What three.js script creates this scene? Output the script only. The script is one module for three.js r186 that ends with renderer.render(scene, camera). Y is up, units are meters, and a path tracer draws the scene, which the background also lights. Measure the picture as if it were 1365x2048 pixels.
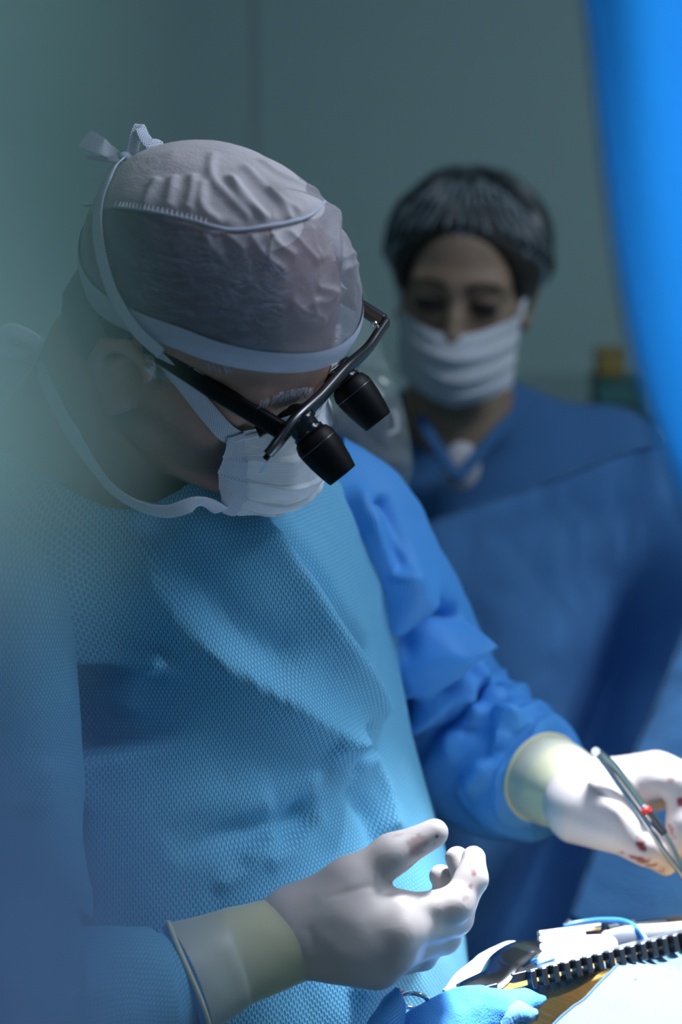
import * as THREE from 'three';
import { mergeGeometries } from 'three/addons/utils/BufferGeometryUtils.js';
import { RoundedBoxGeometry } from 'three/addons/geometries/RoundedBoxGeometry.js';
import { RectAreaLightUniformsLib } from 'three/addons/lights/RectAreaLightUniformsLib.js';

// ------------------------------------------------------------------ camera, light, exposure
const V = (x, y, z) => new THREE.Vector3(x, y, z);
const scene = new THREE.Scene();
scene.background = new THREE.Color(0, 0, 0);
const FPX = 4176, PITCH = 12 * Math.PI / 180, EYE = V(0, 1.70, 0);
const camera = new THREE.PerspectiveCamera(2 * Math.atan(1024 / FPX) * 180 / Math.PI, 1365 / 2048, 0.02, 30);
camera.position.copy(EYE);
camera.rotation.x = -PITCH;
camera.focus = 1.5;
camera.userData.fStop = 3.0;
scene.add(camera);
const renderer = new THREE.WebGLRenderer({ antialias: true });
renderer.toneMapping = THREE.LinearToneMapping;
renderer.toneMappingExposure = 1.0;
renderer.shadowMap.enabled = true;
RectAreaLightUniformsLib.init();
const cR = V(1, 0, 0), cU = V(0, Math.cos(PITCH), -Math.sin(PITCH)), cF = V(0, -Math.sin(PITCH), -Math.cos(PITCH));
// a place in the room on the sight line through a point of the photograph, at a chosen distance
const at = (px, py, d) => EYE.clone().addScaledVector(cR, (px - 682.5) / FPX * d).addScaledVector(cU, (1024 - py) / FPX * d).addScaledVector(cF, d);
const atY = (px, py, Y) => { const v = (1024 - py) / FPX, k = cU.y * v + cF.y; return at(px, py, (Y - EYE.y) / k); };
const dirC = (x, y, z) => V(0, 0, 0).addScaledVector(cR, x).addScaledVector(cU, y).addScaledVector(cF, -z).normalize();

const LIGHT = {
  panel: { color: 0xe4eeff, intensity: 11.5, rear: 1.5 },        // dimmed ceiling panels
  lamp: { color: 0xf3f8ff, intensity: 46 },           // operating lamp over the wound
  side: { color: 0xeaf3ff, intensity: 4 },           // second lamp head, turned towards the hanging blue sheet
};

// ------------------------------------------------------------------ small tools
let seed = 12345;
const rnd = () => { seed = (seed + 0x6D2B79F5) | 0; let t = Math.imul(seed ^ (seed >>> 15), 1 | seed); t = (t + Math.imul(t ^ (t >>> 7), 61 | t)) ^ t; return ((t ^ (t >>> 14)) >>> 0) / 4294967296; };
const lerp = (a, b, t) => a + (b - a) * t, clamp = (x, a, b) => Math.min(b, Math.max(a, x));
const smooth = (a, b, x) => { const t = clamp((x - a) / (b - a), 0, 1); return t * t * (3 - 2 * t); };
function hash(x, y, z) { let h = Math.imul(x, 374761393) ^ Math.imul(y, 668265263) ^ Math.imul(z, 1274126177); h = Math.imul(h ^ (h >>> 13), 1274126177); return ((h ^ (h >>> 16)) >>> 0) / 4294967296; }
function noise(x, y, z) {
  const i = Math.floor(x), j = Math.floor(y), k = Math.floor(z), f = t => t * t * (3 - 2 * t), u = f(x - i), v = f(y - j), w = f(z - k);
  const h = (a, b, c) => hash(i + a, j + b, k + c);
  return lerp(lerp(lerp(h(0, 0, 0), h(1, 0, 0), u), lerp(h(0, 1, 0), h(1, 1, 0), u), v), lerp(lerp(h(0, 0, 1), h(1, 0, 1), u), lerp(h(0, 1, 1), h(1, 1, 1), u), v), w) * 2 - 1;
}
const fbm = (x, y, z, n = 3) => { let s = 0, a = 1, t = 0; for (let i = 0; i < n; i++) { s += a * noise(x, y, z); t += a; a *= 0.5; x = x * 2.03 + 5; y = y * 2.03 + 3; z = z * 2.03 + 7; } return s / t; };

const used = new Map();
const numbered = n => { const k = used.get(n) || 0; used.set(n, k + 1); return k ? `${n}_${String(k).padStart(3, '0')}` : n; };
function thing(name, label, category, base = V(0, 0, 0), group) {
  const o = new THREE.Group(); o.name = numbered(name); o.position.copy(base); o.userData = { label, category };
  if (group) o.userData.group = group;
  scene.add(o); return o;
}
const rootOf = o => { while (o.parent && o.parent !== scene) o = o.parent; return o; };
function part(name, geo, m, parent, label) {              // geometry in room coordinates, hung under its thing
  if (Array.isArray(geo)) geo = mergeGeometries(geo.map(plain));
  const b = rootOf(parent).position; geo.translate(-b.x, -b.y, -b.z);
  const o = new THREE.Mesh(geo, m); o.name = name; o.castShadow = o.receiveShadow = true; if (label) o.userData.label = label;
  parent.add(o); return o;
}
function struct(name, geo, m) { const o = new THREE.Mesh(geo, m); o.name = name; o.userData.kind = 'structure'; o.castShadow = o.receiveShadow = true; scene.add(o); return o; }
const plain = g => { const h = g.index ? g.toNonIndexed() : g; for (const k of Object.keys(h.attributes)) if (!['position', 'normal', 'uv'].includes(k)) h.deleteAttribute(k); if (!h.attributes.uv) h.setAttribute('uv', new THREE.BufferAttribute(new Float32Array(h.attributes.position.count * 2), 2)); return h; };
const mat = o => new (o.transmission || o.clearcoat || o.sheen ? THREE.MeshPhysicalMaterial : THREE.MeshStandardMaterial)({ side: THREE.DoubleSide, roughness: 0.8, ...o });
const rgb = (r, g, b) => new THREE.Color().setRGB(r, g, b);
function tex(n, m, fn, srgb) {
  const d = new Uint8Array(n * m * 4);
  for (let j = 0; j < m; j++) for (let i = 0; i < n; i++) { const c = fn(i / n, j / m, i, j), k = (j * n + i) * 4; d[k] = c[0]; d[k + 1] = c[1]; d[k + 2] = c[2]; d[k + 3] = 255; }
  const t = new THREE.DataTexture(d, n, m); t.wrapS = t.wrapT = THREE.RepeatWrapping; t.magFilter = t.minFilter = THREE.LinearFilter; if (srgb) t.colorSpace = THREE.SRGBColorSpace; t.needsUpdate = true; return t;
}
const rep = (t, x, y = x) => { const c = t.clone(); c.repeat.set(x, y); c.needsUpdate = true; return c; };

// ------------------------------------------------------------------ solids as distance fields
const smin = (a, b, k) => { if (k <= 0) return Math.min(a, b); const h = Math.max(k - Math.abs(a - b), 0) / k; return Math.min(a, b) - h * h * k * 0.25; };
class Field {
  constructor() { this.items = []; this.lo = V(1e9, 1e9, 1e9); this.hi = V(-1e9, -1e9, -1e9); }
  grow(p, r) { this.lo.min(V(p.x - r, p.y - r, p.z - r)); this.hi.max(V(p.x + r, p.y + r, p.z + r)); }
  cap(a, b, ra, rb = ra, k = 0.01, sub = false) {
    const bx = b.x - a.x, by = b.y - a.y, bz = b.z - a.z, q = 1 / Math.max(1e-12, bx * bx + by * by + bz * bz);
    if (!sub) { this.grow(a, ra); this.grow(b, rb); }
    this.items.push({ k, sub, f: (x, y, z) => { const X = x - a.x, Y = y - a.y, Z = z - a.z; let t = (X * bx + Y * by + Z * bz) * q; t = t < 0 ? 0 : t > 1 ? 1 : t; const u = X - bx * t, v = Y - by * t, w = Z - bz * t; return Math.sqrt(u * u + v * v + w * w) - ra - (rb - ra) * t; } });
    return this;
  }
  chain(pts, rs, k = 0.006, sub = false) { for (let i = 0; i + 1 < pts.length; i++) this.cap(pts[i], pts[i + 1], rs[i], rs[i + 1], k, sub); return this; }
  ell(c, ax, r, k = 0.01, sub = false) {
    const [A, B, C] = ax, [ra, rb, rc] = r;
    if (!sub) this.grow(c, Math.max(ra, rb, rc));
    this.items.push({ k, sub, f: (x, y, z) => { const X = x - c.x, Y = y - c.y, Z = z - c.z; const u = (X * A.x + Y * A.y + Z * A.z) / ra, v = (X * B.x + Y * B.y + Z * B.z) / rb, w = (X * C.x + Y * C.y + Z * C.z) / rc; const k0 = Math.sqrt(u * u + v * v + w * w); const k1 = Math.sqrt(u * u / (ra * ra) + v * v / (rb * rb) + w * w / (rc * rc)); return k1 < 1e-9 ? -Math.min(ra, rb, rc) : k0 * (k0 - 1) / k1; } });
    return this;
  }
  at(x, y, z) { let d = 1e3; for (const it of this.items) { const e = it.f(x, y, z); d = it.sub ? -smin(-d, e, it.k) : (d > 900 ? e : smin(d, e, it.k)); } return d; }
  clip(lo, hi) { this.lo.max(lo); this.hi.min(hi); return this; }
  mesh(h) {
    const room = 3 * h + 0.012, lo = this.lo.clone().addScalar(-room), hi = this.hi.clone().addScalar(room), nx = Math.ceil((hi.x - lo.x) / h) + 1, ny = Math.ceil((hi.y - lo.y) / h) + 1, nz = Math.ceil((hi.z - lo.z) / h) + 1;
    const v = new Float32Array(nx * ny * nz), B = 6, half = B * h * 0.87;
    for (let k0 = 0; k0 < nz; k0 += B) for (let j0 = 0; j0 < ny; j0 += B) for (let i0 = 0; i0 < nx; i0 += B) {
      const c = this.at(lo.x + (i0 + B / 2) * h, lo.y + (j0 + B / 2) * h, lo.z + (k0 + B / 2) * h), skip = Math.abs(c) > half * 2.6;
      for (let k = k0; k < Math.min(nz, k0 + B); k++) for (let j = j0; j < Math.min(ny, j0 + B); j++) for (let i = i0; i < Math.min(nx, i0 + B); i++) v[(k * ny + j) * nx + i] = skip ? c : this.at(lo.x + i * h, lo.y + j * h, lo.z + k * h);
    }
    const id = new Int32Array(nx * ny * nz).fill(-1), P = [], I = [], O = [0, 1, nx, nx + 1, nx * ny, nx * ny + 1, nx * ny + nx, nx * ny + nx + 1], E = [[0, 1], [2, 3], [4, 5], [6, 7], [0, 2], [1, 3], [4, 6], [5, 7], [0, 4], [1, 5], [2, 6], [3, 7]];
    for (let k = 0; k < nz - 1; k++) for (let j = 0; j < ny - 1; j++) for (let i = 0; i < nx - 1; i++) {
      const b = (k * ny + j) * nx + i; let m = 0; for (let q = 0; q < 8; q++) if (v[b + O[q]] < 0) m |= 1 << q;
      if (m === 0 || m === 255) continue;
      let x = 0, y = 0, z = 0, n = 0;
      for (const [p, q] of E) { const a = v[b + O[p]], c = v[b + O[q]]; if ((a < 0) === (c < 0)) continue; const t = a / (a - c); x += lerp(p & 1, q & 1, t); y += lerp((p >> 1) & 1, (q >> 1) & 1, t); z += lerp(p >> 2, q >> 2, t); n++; }
      id[b] = P.length / 3; P.push(lo.x + (i + x / n) * h, lo.y + (j + y / n) * h, lo.z + (k + z / n) * h);
    }
    const quad = (a, b, c, d, f) => { if (a < 0 || b < 0 || c < 0 || d < 0) return; f ? I.push(a, b, c, a, c, d) : I.push(a, c, b, a, d, c); };
    const sx = 1, sy = nx, sz = nx * ny;
    for (let k = 1; k < nz - 1; k++) for (let j = 1; j < ny - 1; j++) for (let i = 1; i < nx - 1; i++) {
      const b = (k * ny + j) * nx + i, s = v[b] < 0;
      if (s !== (v[b + sx] < 0)) quad(id[b - sy - sz], id[b - sz], id[b], id[b - sy], s);
      if (s !== (v[b + sy] < 0)) quad(id[b - sx - sz], id[b - sx], id[b], id[b - sz], s);
      if (s !== (v[b + sz] < 0)) quad(id[b - sx - sy], id[b - sy], id[b], id[b - sx], s);
    }
    const g = new THREE.BufferGeometry(); g.setAttribute('position', new THREE.Float32BufferAttribute(P, 3)); g.setIndex(I); g.computeVertexNormals(); return g;
  }
  normal(p) { const e = 4e-4, f = (x, y, z) => this.at(x, y, z); return V(f(p.x + e, p.y, p.z) - f(p.x - e, p.y, p.z), f(p.x, p.y + e, p.z) - f(p.x, p.y - e, p.z), f(p.x, p.y, p.z + e) - f(p.x, p.y, p.z - e)).normalize(); }
  hit(px, py, t0 = 0.9, t1 = 3) {                           // where the sight line through a photo point meets the solid
    const d = at(px, py, 1).sub(EYE), L = d.length(); d.divideScalar(L); let t = t0 * L;
    for (let i = 0; i < 400 && t < t1 * L; i++) { const p = EYE.clone().addScaledVector(d, t), s = this.at(p.x, p.y, p.z); if (s < 4e-4) return p; t += Math.max(s * 0.6, 3e-4); }
    return null;
  }
}
const segDist = (p, a, b) => { const bx = b.x - a.x, by = b.y - a.y, bz = b.z - a.z; let t = ((p.x - a.x) * bx + (p.y - a.y) * by + (p.z - a.z) * bz) / Math.max(1e-12, bx * bx + by * by + bz * bz); t = clamp(t, 0, 1); return [Math.hypot(p.x - a.x - bx * t, p.y - a.y - by * t, p.z - a.z - bz * t), t]; };
// cloth folds: ridges (h > 0) and valleys (h < 0) along polylines, fading out at their ends
function fold(geo, folds, extra, heart) {
  const P = geo.attributes.position, N = geo.attributes.normal, p = V(0, 0, 0), n = V(0, 0, 0);
  for (const f of folds) { f.c = f.pts.reduce((s, q) => s.add(q), V(0, 0, 0)).divideScalar(f.pts.length); f.R = Math.max(...f.pts.map(q => q.distanceTo(f.c))) + f.w * 4; f.cum = [0]; for (let i = 1; i < f.pts.length; i++) f.cum.push(f.cum[i - 1] + f.pts[i].distanceTo(f.pts[i - 1])); }
  for (let i = 0; i < P.count; i++) {
    p.fromBufferAttribute(P, i); n.fromBufferAttribute(N, i); if (heart && n.dot(p.clone().sub(heart)) < 0) n.negate(); let d = extra ? extra(p, n) : 0;
    for (const f of folds) {
      if (p.distanceTo(f.c) > f.R) continue;
      let best = 1e9, s = 0; for (let k = 0; k + 1 < f.pts.length; k++) { const [e, t] = segDist(p, f.pts[k], f.pts[k + 1]); if (e < best) { best = e; s = (f.cum[k] + t * (f.cum[k + 1] - f.cum[k])) / f.cum[f.cum.length - 1]; } }
      const prof = f.sharp ? Math.exp((0.35 - Math.hypot(best / f.w, 0.35))) : Math.exp(-best * best / (f.w * f.w)); d += f.h * prof * (f.full ? 1 : smooth(0, 0.15, s) * smooth(0, 0.15, 1 - s));
    }
    P.setXYZ(i, p.x + n.x * d, p.y + n.y * d, p.z + n.z * d);
  }
  geo.computeVertexNormals(); return geo;
}
function smoothPath(pts, n) { const c = new THREE.CatmullRomCurve3(pts, false, 'centripetal'); return c.getPoints(n); }
// a tube of changing elliptical section through stations {p, a, b}: a across, b along the reference direction
function loft(st, nT, nS, ref, disp, caps = 0) {
  const c = new THREE.CatmullRomCurve3(st.map(s => s.p), false, 'centripetal'), ra = st.map(s => s.a), rb = st.map(s => s.b ?? s.a), P = [], UV = [], I = []; let len = 0, prev = null;
  const cat = (r, t) => { const x = t * (r.length - 1), i = Math.min(r.length - 2, Math.floor(x)), f = x - i, p0 = r[Math.max(0, i - 1)], p1 = r[i], p2 = r[i + 1], p3 = r[Math.min(r.length - 1, i + 2)]; return 0.5 * (2 * p1 + (p2 - p0) * f + (2 * p0 - 5 * p1 + 4 * p2 - p3) * f * f + (3 * p1 - p0 - 3 * p2 + p3) * f * f * f); };
  const rings = [];
  for (let i = 0; i <= nS; i++) {
    const s = i / nS, q = c.getPoint(s), tg = c.getTangent(s), x = tg.clone().cross(ref).normalize(), y = x.clone().cross(tg).normalize(); if (prev) len += q.distanceTo(prev); prev = q;
    const A = cat(ra, s), Bq = cat(rb, s);
    for (let j = 0; j <= nT; j++) { const th = j / nT * Math.PI * 2, n = x.clone().multiplyScalar(Math.cos(th)).addScaledVector(y, Math.sin(th)); const p = q.clone().addScaledVector(x, A * Math.cos(th)).addScaledVector(y, Bq * Math.sin(th)); if (disp) p.addScaledVector(n, disp(s, th, p)); P.push(p.x, p.y, p.z); UV.push(j / nT * (A + Bq) * Math.PI, len); }
    rings.push(q);
  }
  const W = nT + 1; for (let i = 0; i < nS; i++) for (let j = 0; j < nT; j++) { const a = i * W + j; I.push(a, a + 1, a + W, a + 1, a + W + 1, a + W); }
  { let sgn = 0; for (let i = 0; i < nS; i += 3) { const a = i * W, p = k => V(P[3 * k], P[3 * k + 1], P[3 * k + 2]), n = p(a + 1).sub(p(a)).cross(p(a + W).sub(p(a))); sgn += n.dot(p(a).sub(rings[i])) > 0 ? 1 : -1; } if (sgn < 0) for (let i = 0; i < I.length; i += 3) [I[i + 1], I[i + 2]] = [I[i + 2], I[i + 1]]; }
  for (const e of [0, 1]) if (caps & (1 << e)) { const b = P.length / 3, q = rings[e ? nS : 0], r0 = e ? nS * W : 0; P.push(q.x, q.y, q.z); UV.push(0, 0); for (let j = 0; j < nT; j++) e ? I.push(r0 + j, r0 + j + 1, b) : I.push(r0 + j + 1, r0 + j, b); }
  const g = new THREE.BufferGeometry(); g.setAttribute('position', new THREE.Float32BufferAttribute(P, 3)); g.setAttribute('uv', new THREE.Float32BufferAttribute(UV, 2)); g.setIndex(I); g.computeVertexNormals();
  const N = g.attributes.normal; for (let i = 0; i <= nS; i++) { const a = i * W, b = a + nT, n = V(N.getX(a) + N.getX(b), N.getY(a) + N.getY(b), N.getZ(a) + N.getZ(b)).normalize(); N.setXYZ(a, n.x, n.y, n.z); N.setXYZ(b, n.x, n.y, n.z); }
  return g;
}
function sheet(nu, nv, fn, su = 1, sv = 1) {                 // a cloth surface
  const P = [], UV = [], I = []; for (let j = 0; j <= nv; j++) for (let i = 0; i <= nu; i++) { const p = fn(i / nu, j / nv); P.push(p.x, p.y, p.z); UV.push(i / nu * su, j / nv * sv); }
  const W = nu + 1; for (let j = 0; j < nv; j++) for (let i = 0; i < nu; i++) { const a = j * W + i; I.push(a, a + 1, a + W, a + 1, a + W + 1, a + W); }
  const g = new THREE.BufferGeometry(); g.setAttribute('position', new THREE.Float32BufferAttribute(P, 3)); g.setAttribute('uv', new THREE.Float32BufferAttribute(UV, 2)); g.setIndex(I); g.computeVertexNormals(); return g;
}
// a flat band of cloth along a path: widths w (array), facing directions nrm (array), thickness t
function ribbon(pts, w, nrm, t = 0.0008) {
  const P = [], UV = [], I = [], n = pts.length; let len = 0;
  for (let i = 0; i < n; i++) {
    const tg = pts[Math.min(n - 1, i + 1)].clone().sub(pts[Math.max(0, i - 1)]).normalize(), N = (Array.isArray(nrm) ? nrm[i] : nrm).clone(); const x = tg.clone().cross(N).normalize(); N.copy(x).cross(tg).normalize(); if (i) len += pts[i].distanceTo(pts[i - 1]);
    const W = (Array.isArray(w) ? w[i] : w) / 2;
    for (const [a, b] of [[-1, 0.5], [-0.5, 0.8], [0.5, 0.8], [1, 0.5], [1, -0.5], [-1, -0.5]]) { const p = pts[i].clone().addScaledVector(x, a * W).addScaledVector(N, b * t); P.push(p.x, p.y, p.z); UV.push(len, a * W); }
  }
  for (let i = 0; i + 1 < n; i++) for (let j = 0; j < 6; j++) { const a = i * 6 + j, b = i * 6 + (j + 1) % 6; I.push(a, b, a + 6, b, b + 6, a + 6); }
  I.push(0, 2, 1, 0, 3, 2, 0, 4, 3, 0, 5, 4); const e = (n - 1) * 6; I.push(e, e + 1, e + 2, e, e + 2, e + 3, e, e + 3, e + 4, e, e + 4, e + 5);
  const g = new THREE.BufferGeometry(); g.setAttribute('position', new THREE.Float32BufferAttribute(P, 3)); g.setAttribute('uv', new THREE.Float32BufferAttribute(UV, 2)); g.setIndex(I); g.computeVertexNormals(); return g;
}
const tube = (pts, r, n = 40, m = 10) => new THREE.TubeGeometry(new THREE.CatmullRomCurve3(pts, false, 'centripetal'), n, r, m);
function rod(a, b, ra, rb = ra, m = 20) { const d = b.clone().sub(a), g = new THREE.CylinderGeometry(rb, ra, d.length(), m); g.applyQuaternion(new THREE.Quaternion().setFromUnitVectors(V(0, 1, 0), d.clone().normalize())); const c = a.clone().add(b).multiplyScalar(0.5); g.translate(c.x, c.y, c.z); return g; }
// a box with soft edges whose axes are given
function slab(c, X, Y, Z, sx, sy, sz, r = 0.001) { const g = new RoundedBoxGeometry(sx, sy, sz, 2, Math.min(r, sx / 2.1, sy / 2.1, sz / 2.1)); g.applyMatrix4(new THREE.Matrix4().makeBasis(X, Y, Z)); g.translate(c.x, c.y, c.z); return g; }
function lathe(prof, a, dir, m = 40) { const g = new THREE.LatheGeometry(prof.map(([r, y]) => new THREE.Vector2(r, y)), m); g.applyQuaternion(new THREE.Quaternion().setFromUnitVectors(V(0, 1, 0), dir.clone().normalize())); g.translate(a.x, a.y, a.z); return g; }
function strands(list, r0 = 0.00035) {                       // hairs: three-sided tapering tubes
  const gs = []; for (const s of list) { const n = s.length, P = [], I = []; for (let i = 0; i < n; i++) { const tg = s[Math.min(n - 1, i + 1)].clone().sub(s[Math.max(0, i - 1)]).normalize(), x = tg.clone().cross(Math.abs(tg.y) < 0.9 ? V(0, 1, 0) : V(1, 0, 0)).normalize(), y = tg.clone().cross(x), r = r0 * (1 - 0.8 * i / (n - 1)); for (let k = 0; k < 3; k++) { const q = s[i].clone().addScaledVector(x, r * Math.cos(k * 2.094)).addScaledVector(y, r * Math.sin(k * 2.094)); P.push(q.x, q.y, q.z); } } for (let i = 0; i + 1 < n; i++) for (let k = 0; k < 3; k++) { const a = i * 3 + k, b = i * 3 + (k + 1) % 3; I.push(a, b, a + 3, b, b + 3, a + 3); } const g = new THREE.BufferGeometry(); g.setAttribute('position', new THREE.Float32BufferAttribute(P, 3)); g.setIndex(I); g.computeVertexNormals(); gs.push(g); }
  return mergeGeometries(gs);
}
function cylUV(g, c, up, r, s = 1) { const f = V(0, 0, 1).addScaledVector(up, -up.z).normalize(), l = up.clone().cross(f), P = g.attributes.position, uv = new Float32Array(P.count * 2); for (let i = 0; i < P.count; i++) { const p = V(P.getX(i), P.getY(i), P.getZ(i)).sub(c); uv[2 * i] = Math.atan2(p.dot(l), p.dot(f)) * r * s; uv[2 * i + 1] = p.dot(up) * s; } g.setAttribute('uv', new THREE.BufferAttribute(uv, 2)); return g; }

// ------------------------------------------------------------------ materials
const S = v => Math.round(clamp(v, 0, 255));
const dotAt = (u, v) => { const f = (a, b) => { const x = (a - Math.floor(a) - 0.5), y = (b - Math.floor(b) - 0.5); return Math.hypot(x, y * 0.55); }; return Math.min(f(u, v), f(u + 0.5, v + 0.5)); };
const gownCol = tex(96, 168, (u, v) => { const d = dotAt(u * 2, v * 2), k = smooth(0.3, 0.15, d), n = 6 * noise(u * 24, v * 40, 1); return [S(134 - 58 * k + n), S(214 - 68 * k + n), S(242 - 52 * k + n)]; }, true);
const gownBump = tex(96, 168, (u, v) => { const d = dotAt(u * 2, v * 2), k = 255 * smooth(0.12, 0.36, d); return [k, k, k]; });
const maskCol = tex(64, 64, (u, v) => { const f = (a, b) => Math.hypot(a - Math.floor(a) - 0.5, b - Math.floor(b) - 0.5), d = Math.min(f(u * 2, v * 2), f(u * 2 + 0.5, v * 2 + 0.5)), k = smooth(0.24, 0.14, d); return [S(226 - 105 * k), S(230 - 90 * k), S(240 - 70 * k)]; }, true);
const weave = tex(128, 128, (u, v, i, j) => { const k = 120 + 60 * Math.sin(v * Math.PI * 32) + 60 * (hash(i, j, 3) - 0.5); return [k, k, k]; });
const fibre = tex(256, 256, (u, v) => { const k = 128 + 127 * (0.6 * noise(u * 40, v * 120, 2) + 0.4 * noise(u * 110, v * 60, 5)); return [S(k), S(k), S(k)]; });
const stripes = tex(64, 64, (u, v) => { const k = 128 + 110 * Math.sin((u + v) * Math.PI * 8); return [S(k), S(k), S(k)]; });
const M = {
  wall: mat({ color: rgb(0.37, 0.54, 0.52), roughness: 0.75 }),
  floor: mat({ color: rgb(0.25, 0.32, 0.33), roughness: 0.5 }),
  ceiling: mat({ color: rgb(0.5, 0.56, 0.57), roughness: 0.9 }),
  gown: mat({ map: rep(gownCol, 150, 90), bumpMap: rep(gownBump, 150, 90), bumpScale: 0.0003, roughness: 0.75 }),
  sleeve: mat({ color: rgb(0.07, 0.34, 0.82), bumpMap: rep(stripes, 100), bumpScale: 0.00035, roughness: 0.6 }),
  drape: mat({ color: rgb(0.11, 0.33, 0.67), bumpMap: rep(fibre, 6), bumpScale: 0.0006, roughness: 0.85 }),
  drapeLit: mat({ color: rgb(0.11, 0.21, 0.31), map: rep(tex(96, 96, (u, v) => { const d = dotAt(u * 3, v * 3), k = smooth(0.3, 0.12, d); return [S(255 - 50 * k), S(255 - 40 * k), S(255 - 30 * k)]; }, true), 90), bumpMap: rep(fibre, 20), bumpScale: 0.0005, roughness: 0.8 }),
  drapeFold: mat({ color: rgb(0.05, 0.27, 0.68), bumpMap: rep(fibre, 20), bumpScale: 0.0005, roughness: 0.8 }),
  blueSheet: mat({ color: rgb(0.004, 0.27, 0.8), bumpMap: rep(fibre, 5), bumpScale: 0.0008, roughness: 1 }),
  capCrown: mat({ color: rgb(0.78, 0.73, 0.75), roughness: 0.62, transmission: 0.3, thickness: 0, bumpMap: rep(fibre, 14), bumpScale: 0.0004 }),
  cap: mat({ color: rgb(0.7, 0.71, 0.8), roughness: 0.45, transmission: 0.8, thickness: 0, bumpMap: rep(fibre, 14), bumpScale: 0.0004 }),
  capBand: mat({ color: rgb(0.52, 0.56, 0.68), roughness: 0.75, bumpMap: rep(fibre, 20), bumpScale: 0.0002 }),
  mask: mat({ color: rgb(0.82, 0.85, 0.9), roughness: 0.8, bumpMap: rep(weave, 40), bumpScale: 0.0003 }),
  dotted: mat({ map: rep(maskCol, 240), roughness: 0.8 }),
  skin: mat({ color: rgb(0.46, 0.27, 0.21), roughness: 0.55, vertexColors: true }),
  skin2: mat({ color: rgb(0.36, 0.25, 0.17), roughness: 0.55, vertexColors: true }),
  hair: mat({ color: rgb(0.13, 0.13, 0.135), roughness: 0.5 }),
  hairGrey: mat({ color: rgb(0.68, 0.69, 0.71), roughness: 0.45 }),
  hairDark: mat({ color: rgb(0.025, 0.018, 0.014), roughness: 0.5 }),
  glove: mat({ color: rgb(0.56, 0.505, 0.495), roughness: 0.42, vertexColors: true }),
  innerGlove: mat({ color: rgb(0.8, 0.8, 0.6), roughness: 0.5, transmission: 0.45, thickness: 0 }),
  bead: mat({ color: rgb(0.72, 0.68, 0.42), roughness: 0.5 }),
  knit: mat({ color: rgb(0.78, 0.78, 0.66), roughness: 0.9, bumpMap: rep(weave, 30), bumpScale: 0.0006 }),
  black: new THREE.MeshPhysicalMaterial({ color: rgb(0.003, 0.0035, 0.004), roughness: 0.5, specularIntensity: 0.4, side: THREE.DoubleSide }),
  blackGloss: mat({ color: rgb(0.01, 0.011, 0.014), roughness: 0.16 }),
  gun: mat({ color: rgb(0.16, 0.16, 0.17), roughness: 0.28, metalness: 0.9 }),
  chrome: mat({ color: rgb(0.78, 0.78, 0.76), roughness: 0.16, metalness: 1 }),
  steel: mat({ color: rgb(0.5, 0.53, 0.55), roughness: 0.22, metalness: 1 }),
  bladeSteel: mat({ color: rgb(0.3, 0.32, 0.35), roughness: 0.14, metalness: 1 }),
  steelDark: mat({ color: rgb(0.12, 0.13, 0.15), roughness: 0.3, metalness: 0.9 }),
  glass: mat({ color: rgb(0.95, 0.98, 0.97), roughness: 0.02, transmission: 1, thickness: 0 }),
  glassDark: mat({ color: rgb(0.02, 0.06, 0.03), roughness: 0.05 }),
  plastic: mat({ color: rgb(0.8, 0.88, 0.84), roughness: 0.2, transmission: 0.82, thickness: 0 }),
  gauze: mat({ color: rgb(0.86, 0.87, 0.86), roughness: 0.9, bumpMap: rep(weave, 60), bumpScale: 0.0006 }),
  iodine: mat({ color: rgb(0.62, 0.36, 0.1), roughness: 0.45, bumpMap: rep(tex(64, 256, (u, v, i, j) => { const k = 128 + 120 * noise(u * 3, v * 70, 4); return [S(k), S(k), S(k)]; }), 8, 8), bumpScale: 0.0012 }),
  blueTube: mat({ color: rgb(0.05, 0.3, 0.75), roughness: 0.25, transmission: 0.3, thickness: 0 }),
  red: mat({ color: rgb(0.5, 0.02, 0.02), roughness: 0.35 }),
  greenCloth: mat({ color: rgb(0.62, 0.9, 0.8), roughness: 0.95, transmission: 0.5, thickness: 0 }),
  blueCloth: mat({ color: rgb(0.26, 0.44, 0.74), roughness: 0.95, transmission: 0.45, thickness: 0 }),
  scrub: mat({ color: rgb(0.045, 0.16, 0.37), roughness: 0.9 }),
  white: mat({ color: rgb(0.75, 0.76, 0.77), roughness: 0.7 }),
  yellow: mat({ color: rgb(0.24, 0.19, 0.05), roughness: 0.5 }),
  teal: mat({ color: rgb(0.03, 0.13, 0.13), roughness: 0.5 }),
  lampShell: mat({ color: rgb(0.8, 0.81, 0.82), roughness: 0.4 }),
  bouffant: mat({ color: rgb(0.3, 0.38, 0.4), roughness: 0.3, transmission: 0.92, thickness: 0 }),
};

// ------------------------------------------------------------------ the room
const RX0 = -2.3, RX1 = 2.3, RZ0 = -3.7, RZ1 = 1.6, RH = 2.9;
const box = (x0, x1, y0, y1, z0, z1) => new THREE.BoxGeometry(x1 - x0, y1 - y0, z1 - z0).translate((x0 + x1) / 2, (y0 + y1) / 2, (z0 + z1) / 2);
struct('floor', box(RX0 - 0.15, RX1 + 0.15, -0.12, 0, RZ0 - 0.15, RZ1 + 0.15), M.floor);
struct('ceiling', box(RX0 - 0.15, RX1 + 0.15, RH, RH + 0.12, RZ0 - 0.15, RZ1 + 0.15), M.ceiling);
struct('wall_back', box(RX0 - 0.15, RX1 + 0.15, 0, RH, RZ0 - 0.15, RZ0), M.wall);
struct('wall_left', box(RX0 - 0.15, RX0, 0, RH, RZ0, RZ1), M.wall);
struct('wall_right', box(RX1, RX1 + 0.15, 0, RH, RZ0, RZ1), M.wall);
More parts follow.
